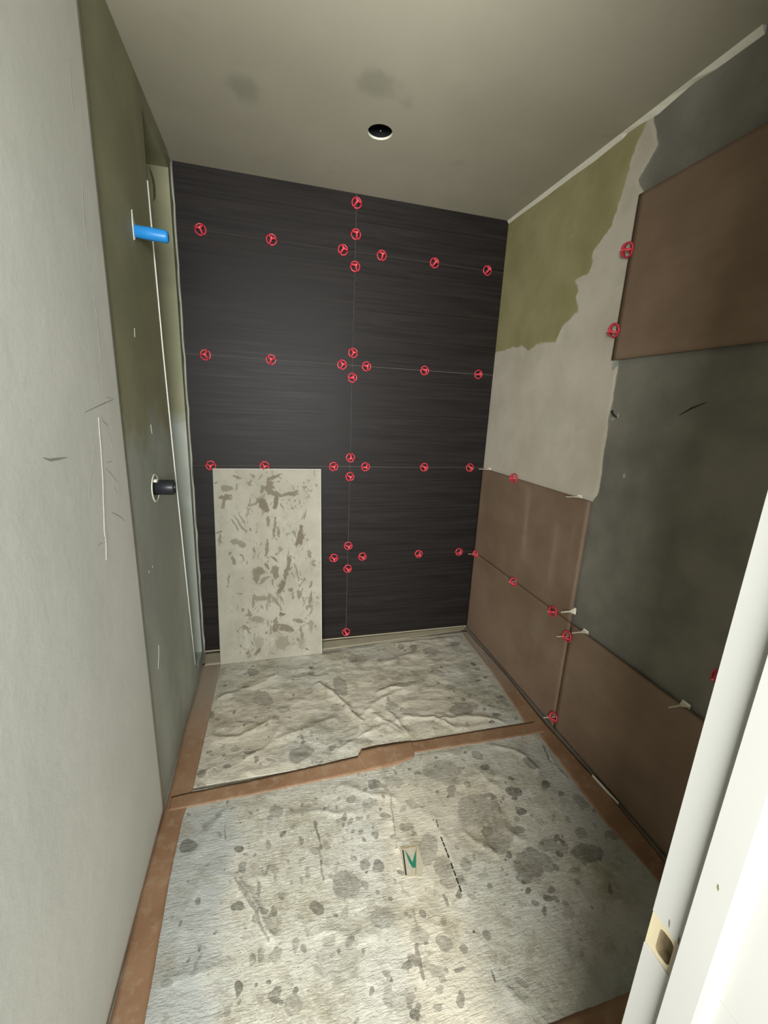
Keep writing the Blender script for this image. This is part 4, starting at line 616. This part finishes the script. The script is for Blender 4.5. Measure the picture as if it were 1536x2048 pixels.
for x, t in [(.826, 'between leaning tile and vertical joint'), (1.020, 'just right of the vertical joint'), (1.421, 'second from the right corner'), (1.727, 'nearest the corner')]:
    clip((x, D, .611), 'back', 'red tile clip, lowest row of the dark wall, ' + t, GB)
for z, t in [(2.668, 'right under the ceiling'), (2.516, 'just above the highest row'), (2.355, 'just below the highest row'), (1.895, 'just above the second-highest row'), (1.755, 'just below the second-highest row'), (1.275, 'just above the row at the leaning tile top'), (1.155, 'just below the row at the leaning tile top'), (.692, 'just above the lowest horizontal joint'), (.530, 'just below the lowest horizontal joint'), (.056, 'right above the floor')]:
    clip((XJ, D, z), 'back', 'red tile clip on the vertical joint, ' + t, GB)
for y, z, t, lg in [(2.17, 1.2165, 'on the top edge of the upper brown corner tile', 0), (2.045, .607, 'on the joint midway along the brown corner tiles', 0), (2.534, .607, 'on the brown tile joint right in the back corner', 1),
                    (1.666, .607, 'on the brown tile joint, beside the stepped tile end', 0), (1.538, .537, 'on the vertical joint just under the stepped corner', 1), (1.538, .068, 'on the vertical joint just above the floor tape', 1)]:
    clip((W, y, z), 'right', 'red tile clip ' + t, GR, bool(lg), (0, .12 if lg else 0))
for z, t in ((2.245, 'upper of two on the left edge of the high brown tile'), (1.945, 'lower of two on the left edge of the high brown tile')):
    clip((W, 1.566, z), 'right', 'red tile clip, ' + t, GR, False, (-.15, .1))
clip((W, .853, .787), 'right', 'red tile clip barely showing beside the white door jamb', GR)
bm = bmesh.new(); prism(bm, [(-.016, -.004), (.016, -.004), (.013, .006), (.0035, .026), (.0022, .074), (-.0022, .074), (-.0035, .026), (-.013, .006)], 1, -.001, .001)
addbox(bm, (-.016, -.009, -.0045), (.016, .009, -.003)); SM = bpy.data.meshes.new('spacer'); bmesh.ops.recalc_face_normals(bm, faces=bm.faces); bm.to_mesh(SM); bm.free(); SM.materials.append(M_STEM)
for y, z, t, rz in [(2.505, 1.2205, 'on the brown tile\'s top edge in the back corner', 0), (1.631, 1.2205, 'on the brown tile\'s top edge, near its right end', 0), (1.541, .671, 'on the right end of the upper brown tile', 1), (1.45, .612, 'on the low brown tile, by the stepped corner', 0), (.945, .612, 'on the low brown tile, nearest the door jamb', 0)]:
    o = link('spacer_stem', SM); o.location = (W + .010, y, z)
    o.rotation_euler = (Matrix.Rotation(-math.pi / 2, 4, 'Y') @ Matrix.Rotation(math.pi / 2 if not rz else 0.0, 4, 'Z')).to_euler()
    tag(o, 'bare white plastic clip stem ' + t, 'tile clip', 'white clip stems on the right wall')
